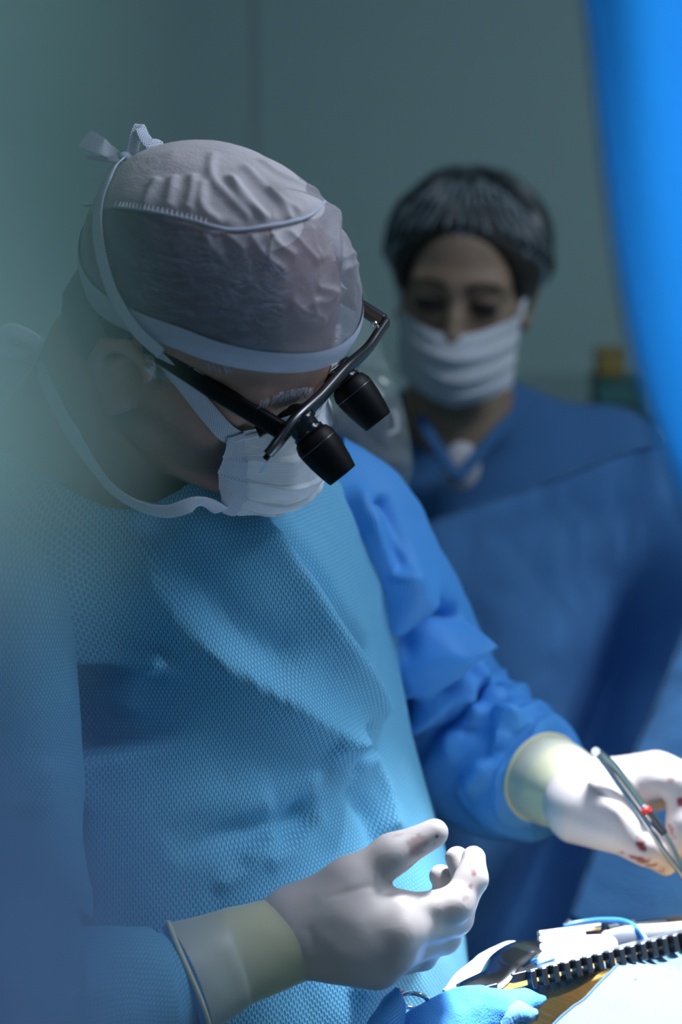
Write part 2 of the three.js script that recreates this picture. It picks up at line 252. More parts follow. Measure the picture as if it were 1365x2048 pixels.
struct('wall_front', box(RX0 - 0.15, RX1 + 0.15, 0, RH, RZ1, RZ1 + 0.15), M.wall);
struct('trim_1', box(at(512, 100, 3.6).x, 2.29, 0, RH, RZ0, RZ0 + 0.008), M.wall);
struct('baseboard_back', box(RX0, RX1, 0, 0.1, RZ0 + 0.03, RZ0 + 0.045), M.floor);

// dimmed ceiling panels
for (const [x, z, txt, power] of [[1.15, -1.3, 'dimmed ceiling light panel over the surgical team', LIGHT.panel.intensity], [-0.9, 0.5, 'dimmed ceiling light panel behind the camera', LIGHT.panel.rear]]) {
  const g = thing('ceiling_light', txt, 'light', V(x, RH, z), 'ceiling light panels');
  part('frame', [box(x - 0.62, x + 0.62, RH - 0.03, RH - 0.001, z - 0.32, z - 0.3), box(x - 0.62, x + 0.62, RH - 0.03, RH - 0.001, z + 0.3, z + 0.32), box(x - 0.62, x - 0.6, RH - 0.03, RH - 0.001, z - 0.3, z + 0.3), box(x + 0.6, x + 0.62, RH - 0.03, RH - 0.001, z - 0.3, z + 0.3)], M.white, g);
  part('diffuser', box(x - 0.6, x + 0.6, RH - 0.02, RH - 0.01, z - 0.3, z + 0.3), mat({ color: rgb(0.8, 0.8, 0.8), emissive: new THREE.Color(LIGHT.panel.color), emissiveIntensity: 0.6 }), g);
  const l = new THREE.RectAreaLight(LIGHT.panel.color, power, 1.2, 0.6); l.position.set(x, RH - 0.035, z); l.rotation.x = -Math.PI / 2; scene.add(l);
}
// operating lamps on ceiling arms, above the picture
const FIELD = atY(1335, 1960, 1.05);
function opLamp(pos, target, spec, label, angle, pen) {
  const dir = target.clone().sub(pos).normalize(), g = thing('surgical_lamp', label, 'lamp', V(pos.x, RH, pos.z), 'operating lamps');
  part('housing', lathe([[0.02, -0.12], [0.09, -0.11], [0.17, -0.07], [0.2, -0.02], [0.2, 0], [0.185, 0.004], [0.18, -0.004], [0.001, -0.004]], pos, dir), M.lampShell, g);
  part('bulb_cover', lathe([[0.001, -0.001], [0.16, -0.001], [0.17, -0.003]], pos, dir), mat({ color: rgb(0.9, 0.9, 0.9), emissive: new THREE.Color(spec.color), emissiveIntensity: 3, roughness: 0.3 }), g);
  part('arm', tube([pos.clone().addScaledVector(dir, -0.11), pos.clone().addScaledVector(dir, -0.2).add(V(0.1, 0.05, 0)), V(pos.x + 0.12, RH - 0.2, pos.z), V(pos.x, RH - 0.02, pos.z)], 0.02, 40, 14), M.lampShell, g);
  const l = new THREE.SpotLight(spec.color, spec.intensity, 0, angle, pen, 2); l.position.copy(pos).addScaledVector(dir, 0.02); l.target.position.copy(target); l.castShadow = true; l.shadow.radius = 7; scene.add(l, l.target);
}
opLamp(FIELD.clone().add(V(0.22, 1.12, -0.34)), FIELD, LIGHT.lamp, 'white operating lamp head aimed down at the wound', 0.175, 0.3);
const SHEET = at(1330, 350, 0.9);
opLamp(V(0.95, 2.35, -0.15), SHEET, LIGHT.side, 'white operating lamp head turned towards the hanging blue sheet', 0.22, 0.6);

// ------------------------------------------------------------------ heads
function headFrame(o, F0, U0, s) { const F = F0.clone().normalize(), U = U0.clone().addScaledVector(F, -U0.dot(F)).normalize(), R = F.clone().cross(U); return { o, F, U, R, s, L: (x, y, z) => o.clone().addScaledVector(F, x * s).addScaledVector(U, y * s).addScaledVector(R, z * s), ax: [F, U, R], inv: p => { const q = p.clone().sub(o).divideScalar(s); return V(q.dot(F), q.dot(U), q.dot(R)); } }; }
function headField(H, f, female) {
  const { L, ax, s } = H, q = (...r) => r.map(v => v * s);
  f.ell(L(0.0, 0.05, 0), ax, q(0.094, 0.083, 0.074), 0.01 * s);
  f.ell(L(0.045, -0.02, 0), ax, q(0.05, 0.078, 0.06), 0.03 * s);
  for (const z of [-1, 1]) {
    f.cap(L(0.012, -0.05, 0.052 * z), L(0.08, -0.092, 0.014 * z), 0.016 * s, 0.015 * s, 0.03 * s);
    f.cap(L(0.06, -0.014, 0.043 * z), L(0.02, -0.012, 0.058 * z), 0.02 * s, 0.016 * s, 0.02 * s);
    f.cap(L(0.09, 0.026, 0.012 * z), L(0.078, 0.026, 0.046 * z), 0.012 * s, 0.012 * s, 0.018 * s);
  }
  f.cap(L(0.088, -0.055, 0), L(0.082, -0.06, 0), 0.02 * s, 0.02 * s, 0.02 * s);
  for (const z of [-1, 1]) f.ell(L(0.1, 0.004, 0.033 * z), ax, q(0.016, 0.011, 0.017), 0.014 * s, true);
  f.chain([L(0.094, 0.014, 0), L(0.108, -0.012, 0), L(0.118, -0.03, 0)], q(0.007, 0.009, 0.012), 0.012 * s);
  for (const z of [-1, 1]) {
    f.cap(L(0.106, -0.034, 0.01 * z), L(0.104, -0.034, 0.014 * z), 0.008 * s, 0.007 * s, 0.006 * s);
    f.ell(L(0.0795, 0.005, 0.033 * z), ax, q(0.0135, 0.013, 0.0145), 0.002 * s);
    f.cap(L(0.093, 0.012, 0.022 * z), L(0.087, 0.01, 0.046 * z), 0.0035 * s, 0.0035 * s, 0.006 * s);
    f.cap(L(0.092, -0.004, 0.022 * z), L(0.087, -0.004, 0.045 * z), 0.003 * s, 0.003 * s, 0.006 * s);
    // ear: plate, rim, lobe, hollow
    const e = (x, y, o) => L(x, y, (0.07 + o) * z);
    f.ell(e(-0.004, -0.006, 0.004), [ax[0], ax[1], ax[2]], q(0.016, 0.028, 0.006), 0.008 * s);
    f.ell(e(0.004, -0.004, 0.012), ax, q(0.009, 0.014, 0.008), 0.004 * s, true);
    f.chain([e(0.012, 0.008, 0.006), e(0.008, 0.022, 0.011), e(-0.008, 0.028, 0.015), e(-0.021, 0.018, 0.017), e(-0.023, 0.0, 0.015), e(-0.014, -0.02, 0.01), e(-0.002, -0.034, 0.007)], q(0.004, 0.0045, 0.0048, 0.0048, 0.0045, 0.0045, 0.006), 0.003 * s);
    f.chain([e(-0.006, 0.016, 0.009), e(-0.013, 0.004, 0.011), e(-0.01, -0.014, 0.009)], q(0.003, 0.004, 0.003), 0.004 * s);
    f.cap(e(0.0, -0.034, 0.006), e(0.006, -0.03, 0.004), 0.0075 * s, 0.006 * s, 0.006 * s);
  }
  return f;
}
const mottle = g => { const P = g.attributes.position, C = new Float32Array(P.count * 3); for (let i = 0; i < P.count; i++) { const x = P.getX(i), y = P.getY(i), z = P.getZ(i), a = 0.12 * fbm(x * 45, y * 45, z * 45, 3), b = 0.1 * fbm(x * 300, y * 300, z * 300, 2); C[3 * i] = 1 + a * 0.5 + b; C[3 * i + 1] = 1 - a + b; C[3 * i + 2] = 1 - a + b; } g.setAttribute('color', new THREE.BufferAttribute(C, 3)); return g; };
// surgeon: head bowed, right side and crown towards us
const H = headFrame(at(375, 640, 1.5), dirC(0.787, -0.614, 0.054), dirC(0.399, 0.574, 0.708), 1.02);
const NECK = at(185, 900, 1.585);
// body frame
const bU = dirC(-0.08, 0.985, 0.12), bL = dirC(0.72, 0.1, -0.69), bF = bL.clone().cross(bU).multiplyScalar(-1).normalize();
const shR = at(-30, 1150, 1.52), shL = at(640, 1070, 1.77), pelvis = at(420, 2300, 1.74);
const surgeon = thing('person', 'person in white tied cap, pleated mask, loupes and blue gown bending over the wound', 'person', V(pelvis.x, 0, pelvis.z));
{
  const f = headField(H, new Field());
  f.chain([H.L(-0.012, -0.02, 0), H.L(-0.03, -0.08, 0), NECK], [0.05, 0.05, 0.062], 0.025);
  f.cap(H.L(0.03, -0.085, 0), NECK.clone().addScaledVector(bF, 0.03), 0.03, 0.045, 0.03);
  f.cap(NECK, NECK.clone().addScaledVector(bU, -0.1), 0.064, 0.06, 0.03);
  f.clip(V(-9, NECK.y - 0.12, -9), V(9, 9, 9));
  const legs = []; for (const sd of [-0.09, 0.1]) { const x = pelvis.x + sd * bL.x, z = pelvis.z + sd * bL.z; legs.push(loft([{ p: V(x, 0.95, z), a: 0.085 }, { p: V(x, 0.5, z), a: 0.06 }, { p: V(x + 0.01, 0.1, z), a: 0.045 }, { p: V(x + 0.02, 0.06, z), a: 0.05 }], 20, 20, V(0, 0, 1), null, 3), new THREE.SphereGeometry(1, 20, 12).scale(0.13, 0.05, 0.055).translate(x + 0.05, 0.05, z)); }
  var headF = f;
  const g = mottle(f.mesh(0.0027));
  part('body', g, M.skin, surgeon, 'dark skin of the bowed head, ear and neck');
  part('trousers', legs, M.scrub, surgeon);
}
const onHead = (px, py, lift = 0.0015) => { const p = headF.hit(px, py) ?? at(px, py, 1.5); const n = headF.normal(p); return [p.clone().addScaledVector(n, lift), n]; };

// ---- cap
const capC = [0.008, 0.05, 0], capR = [0.102, 0.092, 0.082];
const capEdge = th => { const c = Math.cos(th), b = smooth(0.2, -0.9, c); return 0.016 + 0.05 * smooth(-0.2, 1, c) + 0.032 * (1 - smooth(-0.2, 1, c)) - 0.042 * b; };
function capPoint(th, t, lift = 0) {                        // th about the crown axis from the forehead towards the right ear, t from crown to rim
  const ye = capEdge(th), ph = t * Math.acos(clamp((ye - capC[1]) / capR[1], -0.95, 0.95)), back = smooth(0.1, 1, -Math.cos(th)) * smooth(0.2, 1, ph);
  const r = 1 + lift / 0.1 + 0.02 * back, tuck = 1 - 0.02 * smooth(0.9, 1, t);
  return H.L(capC[0] + capR[0] * r * tuck * Math.sin(ph) * Math.cos(th), capC[1] + capR[1] * (1 + lift / 0.1) * Math.cos(ph), capC[2] + capR[2] * r * tuck * Math.sin(ph) * Math.sin(th));
}
const capSolid = new Field().ell(H.L(...capC), H.ax, capR.map(v => v * H.s));
const onCap = (px, py, lift = 0) => { const p = capSolid.hit(px, py) ?? at(px, py, 1.5); const n = capSolid.normal(p); return [p.clone().addScaledVector(n, lift), n]; };
const capLine = (list, n = 12) => smoothPath(list.map(([x, y]) => onCap(x, y)[0]), n);
const Z1 = (x, y) => [120 + x / 1.95, 220 + y / 1.95];
const seamPx = [[172, 412], [240, 415], [300, 422], [380, 440], [460, 460], [540, 452], [610, 436], [648, 406]];
// the seam runs round the crown: where it lies (0 crown .. 1 rim) for each direction, read on the near side and mirrored
const seamKnots = seamPx.map(([x, y]) => { const q = H.inv(onCap(x, y)[0]), th = Math.atan2((q.z - capC[2]) / capR[2], (q.x - capC[0]) / capR[0]), ph = Math.acos(clamp((q.y - capC[1]) / capR[1], -1, 1)); return [Math.abs(th), ph / Math.acos(clamp((capEdge(th) - capC[1]) / capR[1], -0.95, 0.95))]; }).sort((a, b) => a[0] - b[0]);
const seamT = th => { let a = Math.abs(Math.atan2(Math.sin(th), Math.cos(th))); const k = seamKnots; if (a <= k[0][0]) return k[0][1]; for (let i = 1; i < k.length; i++) if (a <= k[i][0]) return lerp(k[i - 1][1], k[i][1], (a - k[i - 1][0]) / (k[i][0] - k[i - 1][0])); return k[k.length - 1][1]; };
const capFolds = () => [
  ...[[[600, 150], [595, 260], [700, 380], [770, 450]], [[640, 240], [760, 380], [800, 440]], [[760, 180], [860, 250], [1020, 340]], [[700, 200], [830, 330], [960, 410]], [[520, 240], [510, 340], [490, 400]], [[560, 260], [560, 380], [640, 450]], [[860, 200], [950, 250], [1040, 320]], [[660, 250], [720, 360], [830, 440]], [[800, 300], [880, 390], [900, 440]], [[450, 250], [430, 330], [420, 390]], [[390, 260], [350, 330], [330, 390]]].map(l => ({ pts: capLine(l.map(p => Z1(...p))), w: 0.0036, h: 0.0026 })),
  ...[[[560, 470], [600, 550], [640, 580]], [[730, 470], [800, 570], [900, 640]], [[980, 440], [1000, 530], [1030, 600]], [[880, 460], [960, 540], [1020, 610]], [[640, 480], [700, 530], [720, 560]], [[820, 470], [850, 520], [930, 580]], [[1000, 690], [1060, 705], [1090, 715]], [[975, 735], [1040, 750], [1100, 690]], [[1085, 600], [1120, 570], [1150, 560]], [[900, 740], [960, 790], [1010, 800]], [[1090, 640], [1140, 610], [1170, 600]], [[980, 740], [1000, 790], [1040, 830]]].map(l => ({ pts: capLine(l.map(p => Z1(...p))), w: 0.003, h: 0.0022, sharp: 1 })),
  { pts: capLine([[653, 389], [674, 466], [671, 574]]), w: 0.005, h: 0.005, sharp: 1 }, { pts: capLine([[660, 400], [690, 480], [688, 560]]), w: 0.006, h: -0.004 },
  { pts: capLine([[170, 412], [240, 415], [300, 422], [380, 440], [460, 460], [540, 452], [610, 436], [655, 402]], 30), w: 0.004, h: -0.0016 },
];
const capRough = p => 0.0011 * fbm(p.x * 60, p.y * 60, p.z * 60) + 0.0016 * fbm(p.x * 22, p.y * 22, p.z * 22, 2);
const cap = part('surgical_cap', fold(sheet(300, 80, (u, v) => capPoint(u * Math.PI * 2, lerp(seamT(u * Math.PI * 2), 0.995, v)), 0.6, 0.12), capFolds(), capRough, H.L(...capC)), M.cap, surgeon, 'sheer white side of the tied cap');
part('crown', fold(sheet(300, 90, (u, v) => capPoint(u * Math.PI * 2, lerp(0.01, seamT(u * Math.PI * 2), v)), 0.6, 0.12), capFolds(), capRough, H.L(...capC)), M.capCrown, cap, 'gathered pinkish white crown');
part('band', sheet(260, 10, (u, v) => capPoint(u * Math.PI * 2, 0.87 + v * 0.135, 0.0012 + 0.0006 * Math.sin(v * 3.14)), 0.6, 0.02), M.capBand, cap, 'opaque white edge band');
{
  const seam = capLine(seamPx, 60), ns = seam.map(p => capSolid.normal(p));
  part('seam', ribbon(seam.map((p, i) => p.clone().addScaledVector(ns[i], 0.0012 + 0.0007 * noise(i * 0.5, 1, 2))), 0.0024, ns, 0.001), M.capBand, cap);
  const st = []; for (let i = 6; i < 30; i += 1) { const p = seam[i].clone().addScaledVector(ns[i], 0.002), t = seam[i + 1].clone().sub(seam[i]).normalize(), x = t.clone().cross(ns[i]); st.push(slab(p.clone().addScaledVector(x, -0.0016), t, x, t.clone().cross(x), 0.0009, 0.0035, 0.0009, 0.0003)); }
  part('stitching', st, M.white, cap);
  const tiePts = capLine([[330, 700], [282, 655], [240, 590], [216, 520], [206, 450], [212, 400], [228, 362], [252, 326]], 50), tn = tiePts.map(p => capSolid.normal(p));
  part('tie', ribbon(tiePts.map((p, i) => p.clone().addScaledVector(tn[i], 0.0045)), tiePts.map((p, i) => lerp(0.011, 0.005, smooth(0.75, 1, i / 50))), tn, 0.001), M.dotted, cap, 'dotted white tie band');
  const K = onCap(256, 322, 0.004)[0], kd = 1.5;
  const D = (x, y, dz = 0) => at(x, y, K.clone().sub(EYE).dot(cF) + dz);
  part('knot', new THREE.SphereGeometry(0.0045, 14, 10).scale(1.1, 0.9, 1).translate(K.x, K.y, K.z), M.dotted, cap);
  part('tie_end', ribbon(smoothPath([D(258, 322), D(236, 312, 0.003), D(205, 294, -0.004), D(168, 278, 0)], 14), [0.004, 0.005, 0.006, 0.007, 0.008, 0.009, 0.011, 0.012, 0.013, 0.014, 0.015, 0.016, 0.017, 0.018, 0.019], dirC(0.15, 0.45, 0.85), 0.0007), M.cap, cap);
  part('tie_end', ribbon(smoothPath([D(256, 324), D(228, 318, -0.004), D(195, 316, 0), D(174, 313, 0.003)], 14), [0.004, 0.0045, 0.005, 0.0055, 0.006, 0.0062, 0.006, 0.006, 0.0055, 0.005, 0.0045, 0.004, 0.004, 0.0035, 0.003], dirC(-0.2, 0.6, 0.75), 0.0007), M.cap, cap);
  part('bow_loop', ribbon(smoothPath([D(260, 322), D(267, 295), D(272, 270), D(280, 256), D(288, 272, -0.004), D(300, 288, -0.004), D(318, 292, 0.002), D(300, 318, -0.004), D(278, 326, -0.005), D(262, 322, -0.003)], 50), 0.009, dirC(0.5, 0.1, 0.86), 0.0007), M.dotted, cap, 'bow of the tied cap strings');
}
// ---- hair under the cap, at the temple and nape
{
  const L = []; const wig = (px, py, dx, dy, n) => { const [p, nn] = onHead(px, py, 0.0004); const a = [p]; for (let i = 1; i < n; i++) { const [q, m] = onHead(px + dx * i / n + 3 * (rnd() - 0.5), py + dy * i / n + 3 * (rnd() - 0.5), 0.0008 + 0.0014 * i / n); a.push(q); } return a; };
  for (let i = 0; i < 420; i++) { const t = rnd(), x = lerp(292, 400, t) + 12 * (rnd() - 0.5), y = lerp(722, 758, t) + 34 * (rnd() - 0.5); L.push(wig(x, y, 12 + 20 * rnd(), 14 + 16 * rnd(), 4)); }
  for (let i = 0; i < 14; i++) L.push(wig(405 + 60 * rnd(), 718 + 12 * rnd(), 6 + 8 * rnd(), 16 + 12 * rnd(), 4));
  part('sideburn_hair', strands(L, 0.0005), M.hairGrey, surgeon, 'grey hair in front of the ear').userData.kind = 'stuff';
  const B = []; for (let i = 0; i < 900; i++) { const th = 1.75 + rnd() * 1.6, t = 0.93 + 0.1 * rnd(); const p = capPoint(th, t, -0.004); const a = [p]; for (let k = 1; k < 6; k++) { a.push(capPoint(th + 0.05 * k * (rnd() * 0.4 + 0.6), t + 0.07 * k, -0.003 + 0.004 * Math.sin(k + i))); } B.push(a); }
  const hf = new Field().ell(H.L(-0.04, -0.02, 0), H.ax, [0.047, 0.046, 0.06].map(v => v * H.s), 0.01); hf.ell(H.L(-0.02, 0.02, 0), H.ax, [0.062, 0.04, 0.066].map(v => v * H.s), 0.02);
  part('nape_hair_mass', fold(hf.mesh(0.003), [], p => 0.0025 * fbm(p.x * 50, p.y * 120, p.z * 50, 2)), M.hair, surgeon, 'thick grey hair at the nape');
  part('nape_hair', strands(B, 0.0004), M.hair, surgeon, 'wavy grey hair below the cap at the nape').userData.kind = 'stuff';
  // hair lying on the scalp, seen through the sheer cap
  const C = []; for (let i = 0; i < 1500; i++) { const th = 0.7 + rnd() * 2.2, t = 0.42 + 0.5 * rnd(); const a = []; for (let k = 0; k < 6; k++) { const q = capPoint(th + 0.075 * k, t + 0.02 * k * Math.sin(i * 0.01 + k * 0.7), -0.005 + 0.0015 * noise(i, k, 0)); a.push(q); } C.push(a); }
  part('scalp_hair', strands(C.filter((_, i) => i % 3), 0.0006), M.hair, surgeon, 'grey hair pressed under the sheer cap').userData.kind = 'stuff';
  part('scalp_hair', strands(C.filter((_, i) => i % 3 === 0), 0.0006), M.hairGrey, surgeon, 'pale strands pressed under the sheer cap').userData.kind = 'stuff';
  const E = []; for (let i = 0; i < 260; i++) { const t = rnd(), z = lerp(0.052, 0.012, t), x0 = lerp(0.074, 0.094, t), y0 = 0.032 + 0.007 * (rnd() - 0.5) + 0.004 * Math.sin(t * 3.14); for (const sgn of [1, -1]) { const P = V(x0 + 0.0115, y0, z * sgn), a = []; for (let k = 0; k < 4; k++) a.push(H.L(P.x + 0.0007 * k * (0.4 + rnd()) - 0.002, P.y + 0.0008 * k * (rnd() - 0.4), P.z + sgn * 0.0032 * k * (0.5 + rnd() * 0.5))); E.push(a); } }
  part('eyebrow', strands(E, 0.0003), M.hairGrey, surgeon, 'bushy grey eyebrows').userData.kind = 'stuff';
  const A = []; for (let i = 0; i < 90; i++) { const t = i / 89; for (const sgn of [1, -1]) { const z = lerp(0.02, 0.046, t); const P = V(lerp(0.094, 0.088, t), 0.004, z * sgn); A.push([0, 1, 2, 3].map(k => H.L(P.x + 0.0025 * k, P.y - 0.0012 * k, P.z + sgn * 0.0008 * k))); } }
  part('eyelash', strands(A, 0.0004), M.hairDark, surgeon, 'dark lashes of the lowered eyes').userData.kind = 'stuff';
}
// ---- mask
const maskP = (u, v) => {                                    // u -1 far side .. 1 near side, v 0 nose bridge .. 1 under the chin
  const a = Math.abs(u), mid = [[0.108, 0.014], [0.126, -0.006], [0.139, -0.03], [0.142, -0.055], [0.136, -0.078], [0.122, -0.092]], sid = [[0.078, -0.006, 0.06], [0.081, -0.022, 0.062], [0.085, -0.038, 0.062], [0.09, -0.052, 0.06], [0.095, -0.066, 0.055], [0.1, -0.08, 0.05]];
  const x = v * 5, i = Math.min(4, Math.floor(x)), f = smooth(0, 1, x - i) * 0.4 + (x - i) * 0.6, m = [0, 1].map(k => lerp(mid[i][k], mid[i + 1][k], f)), sd = [0, 1, 2].map(k => lerp(sid[i][k], sid[i + 1][k], f));
  const w3 = v + 0.05 * u * u - 0.02 * u, saw = c => { const q = (w3 - c) / 0.16; return q > 0 && q < 1 ? (1 - q) * smooth(0, 0.06, q) : 0; };
  const e = Math.pow(a, lerp(1.5, 2.3, smooth(0, 0.5, v))), pl = (1 - 0.7 * a * a) * 0.0042 * (saw(0.24) + saw(0.43) + saw(0.64) + saw(0.82));
  const wr = 0.0022 * fbm(u * 4 + 9, v * 7, 3) + 0.0009 * fbm(u * 9, v * 3 + u * 4, 8);
  return H.L(lerp(m[0], sd[0], e) + pl + wr, lerp(m[1], sd[1], Math.pow(a, 1.6)), u * sd[2] * (1 + 0.12 * (1 - a)));
};
const mask = part('face_mask', sheet(120, 90, (i, v) => maskP(lerp(-1, 0.84, i), v), 0.16, 0.1), M.mask, surgeon, 'pale blue-white pleated surgical mask');
part('edge_binding', sheet(16, 60, (i, v) => { const p = maskP(lerp(0.83, 1.0, i), v); return p.addScaledVector(H.F, 0.0012).addScaledVector(H.R, 0.001); }, 0.018, 0.1), M.dotted, mask, 'dotted binding at the side of the mask');
part('nose_band', ribbon(Array.from({ length: 25 }, (_, i) => maskP(lerp(-0.8, 0.95, i / 24), 0.06).addScaledVector(H.F, 0.001).addScaledVector(H.U, 0.001)), 0.0028, H.U.clone().add(H.F), 0.0008), M.mask, mask);
{
  const strap = (list, w, n = 30) => { const h = list.map(([x, y, d]) => d ? [at(x, y, d), dirC(0.2, 0.1, 1)] : onHead(x, y, 0.002)); const pts = smoothPath(h.map(q => q[0]), n); const nn = pts.map(p => { const m = headF.normal(p); return m; }); return ribbon(pts, w, nn, 0.0009); };
  part('strap', strap([[468, 872], [452, 862], [420, 826], [385, 782], [345, 735], [318, 706]], 0.014), M.dotted, mask, 'dotted strap rising from the mask to the temple');
  const b = maskP(1, 0.98);
  const low = smoothPath([b.clone(), at(395, 1006, 1.435), at(335, 1023, 1.43), at(280, 1012, 1.43), at(225, 978, 1.435), at(170, 905, 1.445), at(125, 830, 1.455), at(92, 765, 1.47), at(80, 725, 1.49)], 60);
  part('strap', ribbon(low, low.map((p, i) => 0.012 - 0.005 * smooth(0.1, 0.45, i / 60) + 0.005 * smooth(0.55, 0.7, i / 60) - 0.006 * smooth(0.85, 1, i / 60)), low.map(p => headF.normal(p).add(dirC(0.1, 0, 1).multiplyScalar(0.7)).normalize()), 0.0009), M.dotted, mask, 'dotted lower strap hanging loose below the jaw');
}

// ------------------------------------------------------------------ gown
let gownF;
{
  const f = gownF = new Field(), ax = [bL, bU, bF];
  const NG = at(255, 1035, 1.62);
  f.ell(at(365, 1440, 1.69), ax, [0.18, 0.19, 0.125], 0.08);
  f.ell(at(395, 1850, 1.71), ax, [0.195, 0.27, 0.145], 0.1);
  f.cap(shR, NG, 0.07, 0.055, 0.07); f.cap(shL, NG.clone().addScaledVector(bF, -0.01), 0.065, 0.055, 0.07);
  f.cap(NG, at(420, 1250, 1.64), 0.06, 0.1, 0.08); f.cap(at(140, 1050, 1.58), at(300, 1090, 1.6), 0.085, 0.085, 0.05);
  f.cap(shR, at(60, 1500, 1.6), 0.07, 0.07, 0.06); f.cap(shL, at(600, 1400, 1.76), 0.055, 0.06, 0.06);
  f.ell(pelvis, ax, [0.2, 0.3, 0.17], 0.15);
  f.cap(at(430, 2000, 1.69), V(pelvis.x + 0.02, 0.5, pelvis.z + 0.02), 0.16, 0.2, 0.12);
  // neck opening: hollow the collar out so that the neck stands free in it
  f.cap(at(195, 862, 1.56), at(280, 500, 1.53), 0.08, 0.13, 0.012, true);
}
const onGown = (px, py) => gownF.hit(px, py) ?? at(px, py, 1.55);
const gLine = (list, n = 14) => smoothPath(list.map(([x, y]) => onGown(x, y)), n);
const gown = part('gown', cylUV(fold(gownF.mesh(0.0048), [
  { pts: gLine([[240, 1040], [300, 1160], [420, 1300], [560, 1400], [670, 1490], [740, 1560]], 24), w: 0.016, h: 0.024, sharp: 1 },
  { pts: gLine([[280, 1010], [360, 1130], [470, 1260], [600, 1350]], 20), w: 0.022, h: -0.0144 },
  { pts: gLine([[490, 1015], [560, 1130], [640, 1260], [720, 1390], [760, 1470]], 24), w: 0.014, h: 0.0216, sharp: 1 },
  { pts: gLine([[540, 1010], [600, 1110], [680, 1240], [745, 1340]], 20), w: 0.012, h: -0.012 },
  { pts: gLine([[250, 1440], [285, 1350], [330, 1300]], 14), w: 0.009, h: 0.0168, sharp: 1 },
  { pts: gLine([[200, 1330], [190, 1430], [200, 1520]], 14), w: 0.04, h: -0.042 },
  { pts: gLine([[330, 1700], [420, 1665], [540, 1650], [640, 1610]], 16), w: 0.014, h: -0.0144 },
  { pts: gLine([[340, 1690], [430, 1650], [560, 1600]], 16), w: 0.01, h: 0.0084, sharp: 1 },
  { pts: gLine([[470, 1730], [540, 1680], [580, 1600], [640, 1540]], 16), w: 0.006, h: 0.0072, sharp: 1 },
  { pts: gLine([[520, 1740], [600, 1690], [650, 1620]], 16), w: 0.005, h: 0.006, sharp: 1 },
  { pts: gLine([[420, 1780], [500, 1740], [560, 1660]], 16), w: 0.006, h: 0.006, sharp: 1 },
  { pts: gLine([[630, 1505], [690, 1485], [725, 1450]], 14), w: 0.008, h: 0.0064, sharp: 1 },
  { pts: gLine([[690, 1560], [700, 1500], [720, 1440]], 14), w: 0.008, h: -0.0108 },
  { pts: gLine([[720, 1500], [760, 1580], [790, 1680]], 14), w: 0.009, h: 0.0096, sharp: 1 },
  { pts: gLine([[680, 1560], [740, 1640], [770, 1740]], 14), w: 0.01, h: -0.0084 },
  { pts: gLine([[95, 1500], [100, 1650], [110, 1800]], 14), w: 0.012, h: 0.0144, sharp: 1 },
  { pts: gLine([[130, 1600], [125, 1750], [120, 1850]], 14), w: 0.014, h: -0.0144 },
  { pts: gLine([[700, 1980], [760, 1960], [840, 1890]], 14), w: 0.01, h: 0.0096, sharp: 1 },
], p => 0.006 * fbm(p.x * 9, p.y * 7, p.z * 9, 2) + 0.0016 * fbm(p.x * 34, p.y * 26, p.z * 34, 2)), at(400, 1500, 1.7), bU, 0.17), M.gown, surgeon, 'light blue dotted nonwoven surgical gown');
{
  const nb = smoothPath([[-20, 935], [40, 950], [100, 962], [160, 975], [220, 992], [280, 1010], [335, 1022]].map(q => onGown(q[0], q[1])), 40); part('neck_binding', ribbon(nb.map(p => p.clone().addScaledVector(gownF.normal(p), 0.0015)), 0.006, nb.map(p => gownF.normal(p)), 0.0016), M.drape, gown, 'binding along the gown neckline');
  // gown tie at the back of the neck
  const D = (x, y, d = 1.57) => at(x, y, d);
  part('collar_tie', [ribbon(smoothPath([D(85, 690), D(50, 700), D(10, 715), D(-20, 760)], 16), 0.012, dirC(0, 0.3, 1), 0.0015), ribbon(smoothPath([D(80, 692), D(50, 672), D(15, 662), D(0, 690), D(40, 712), D(78, 696)], 24), 0.012, dirC(0.1, 0.2, 1), 0.0015), ribbon(smoothPath([D(70, 700), D(45, 730), D(20, 765)], 12), 0.011, dirC(0, 0.2, 1), 0.0015)], M.capBand, gown, 'pale tie knotted behind the neck');
}
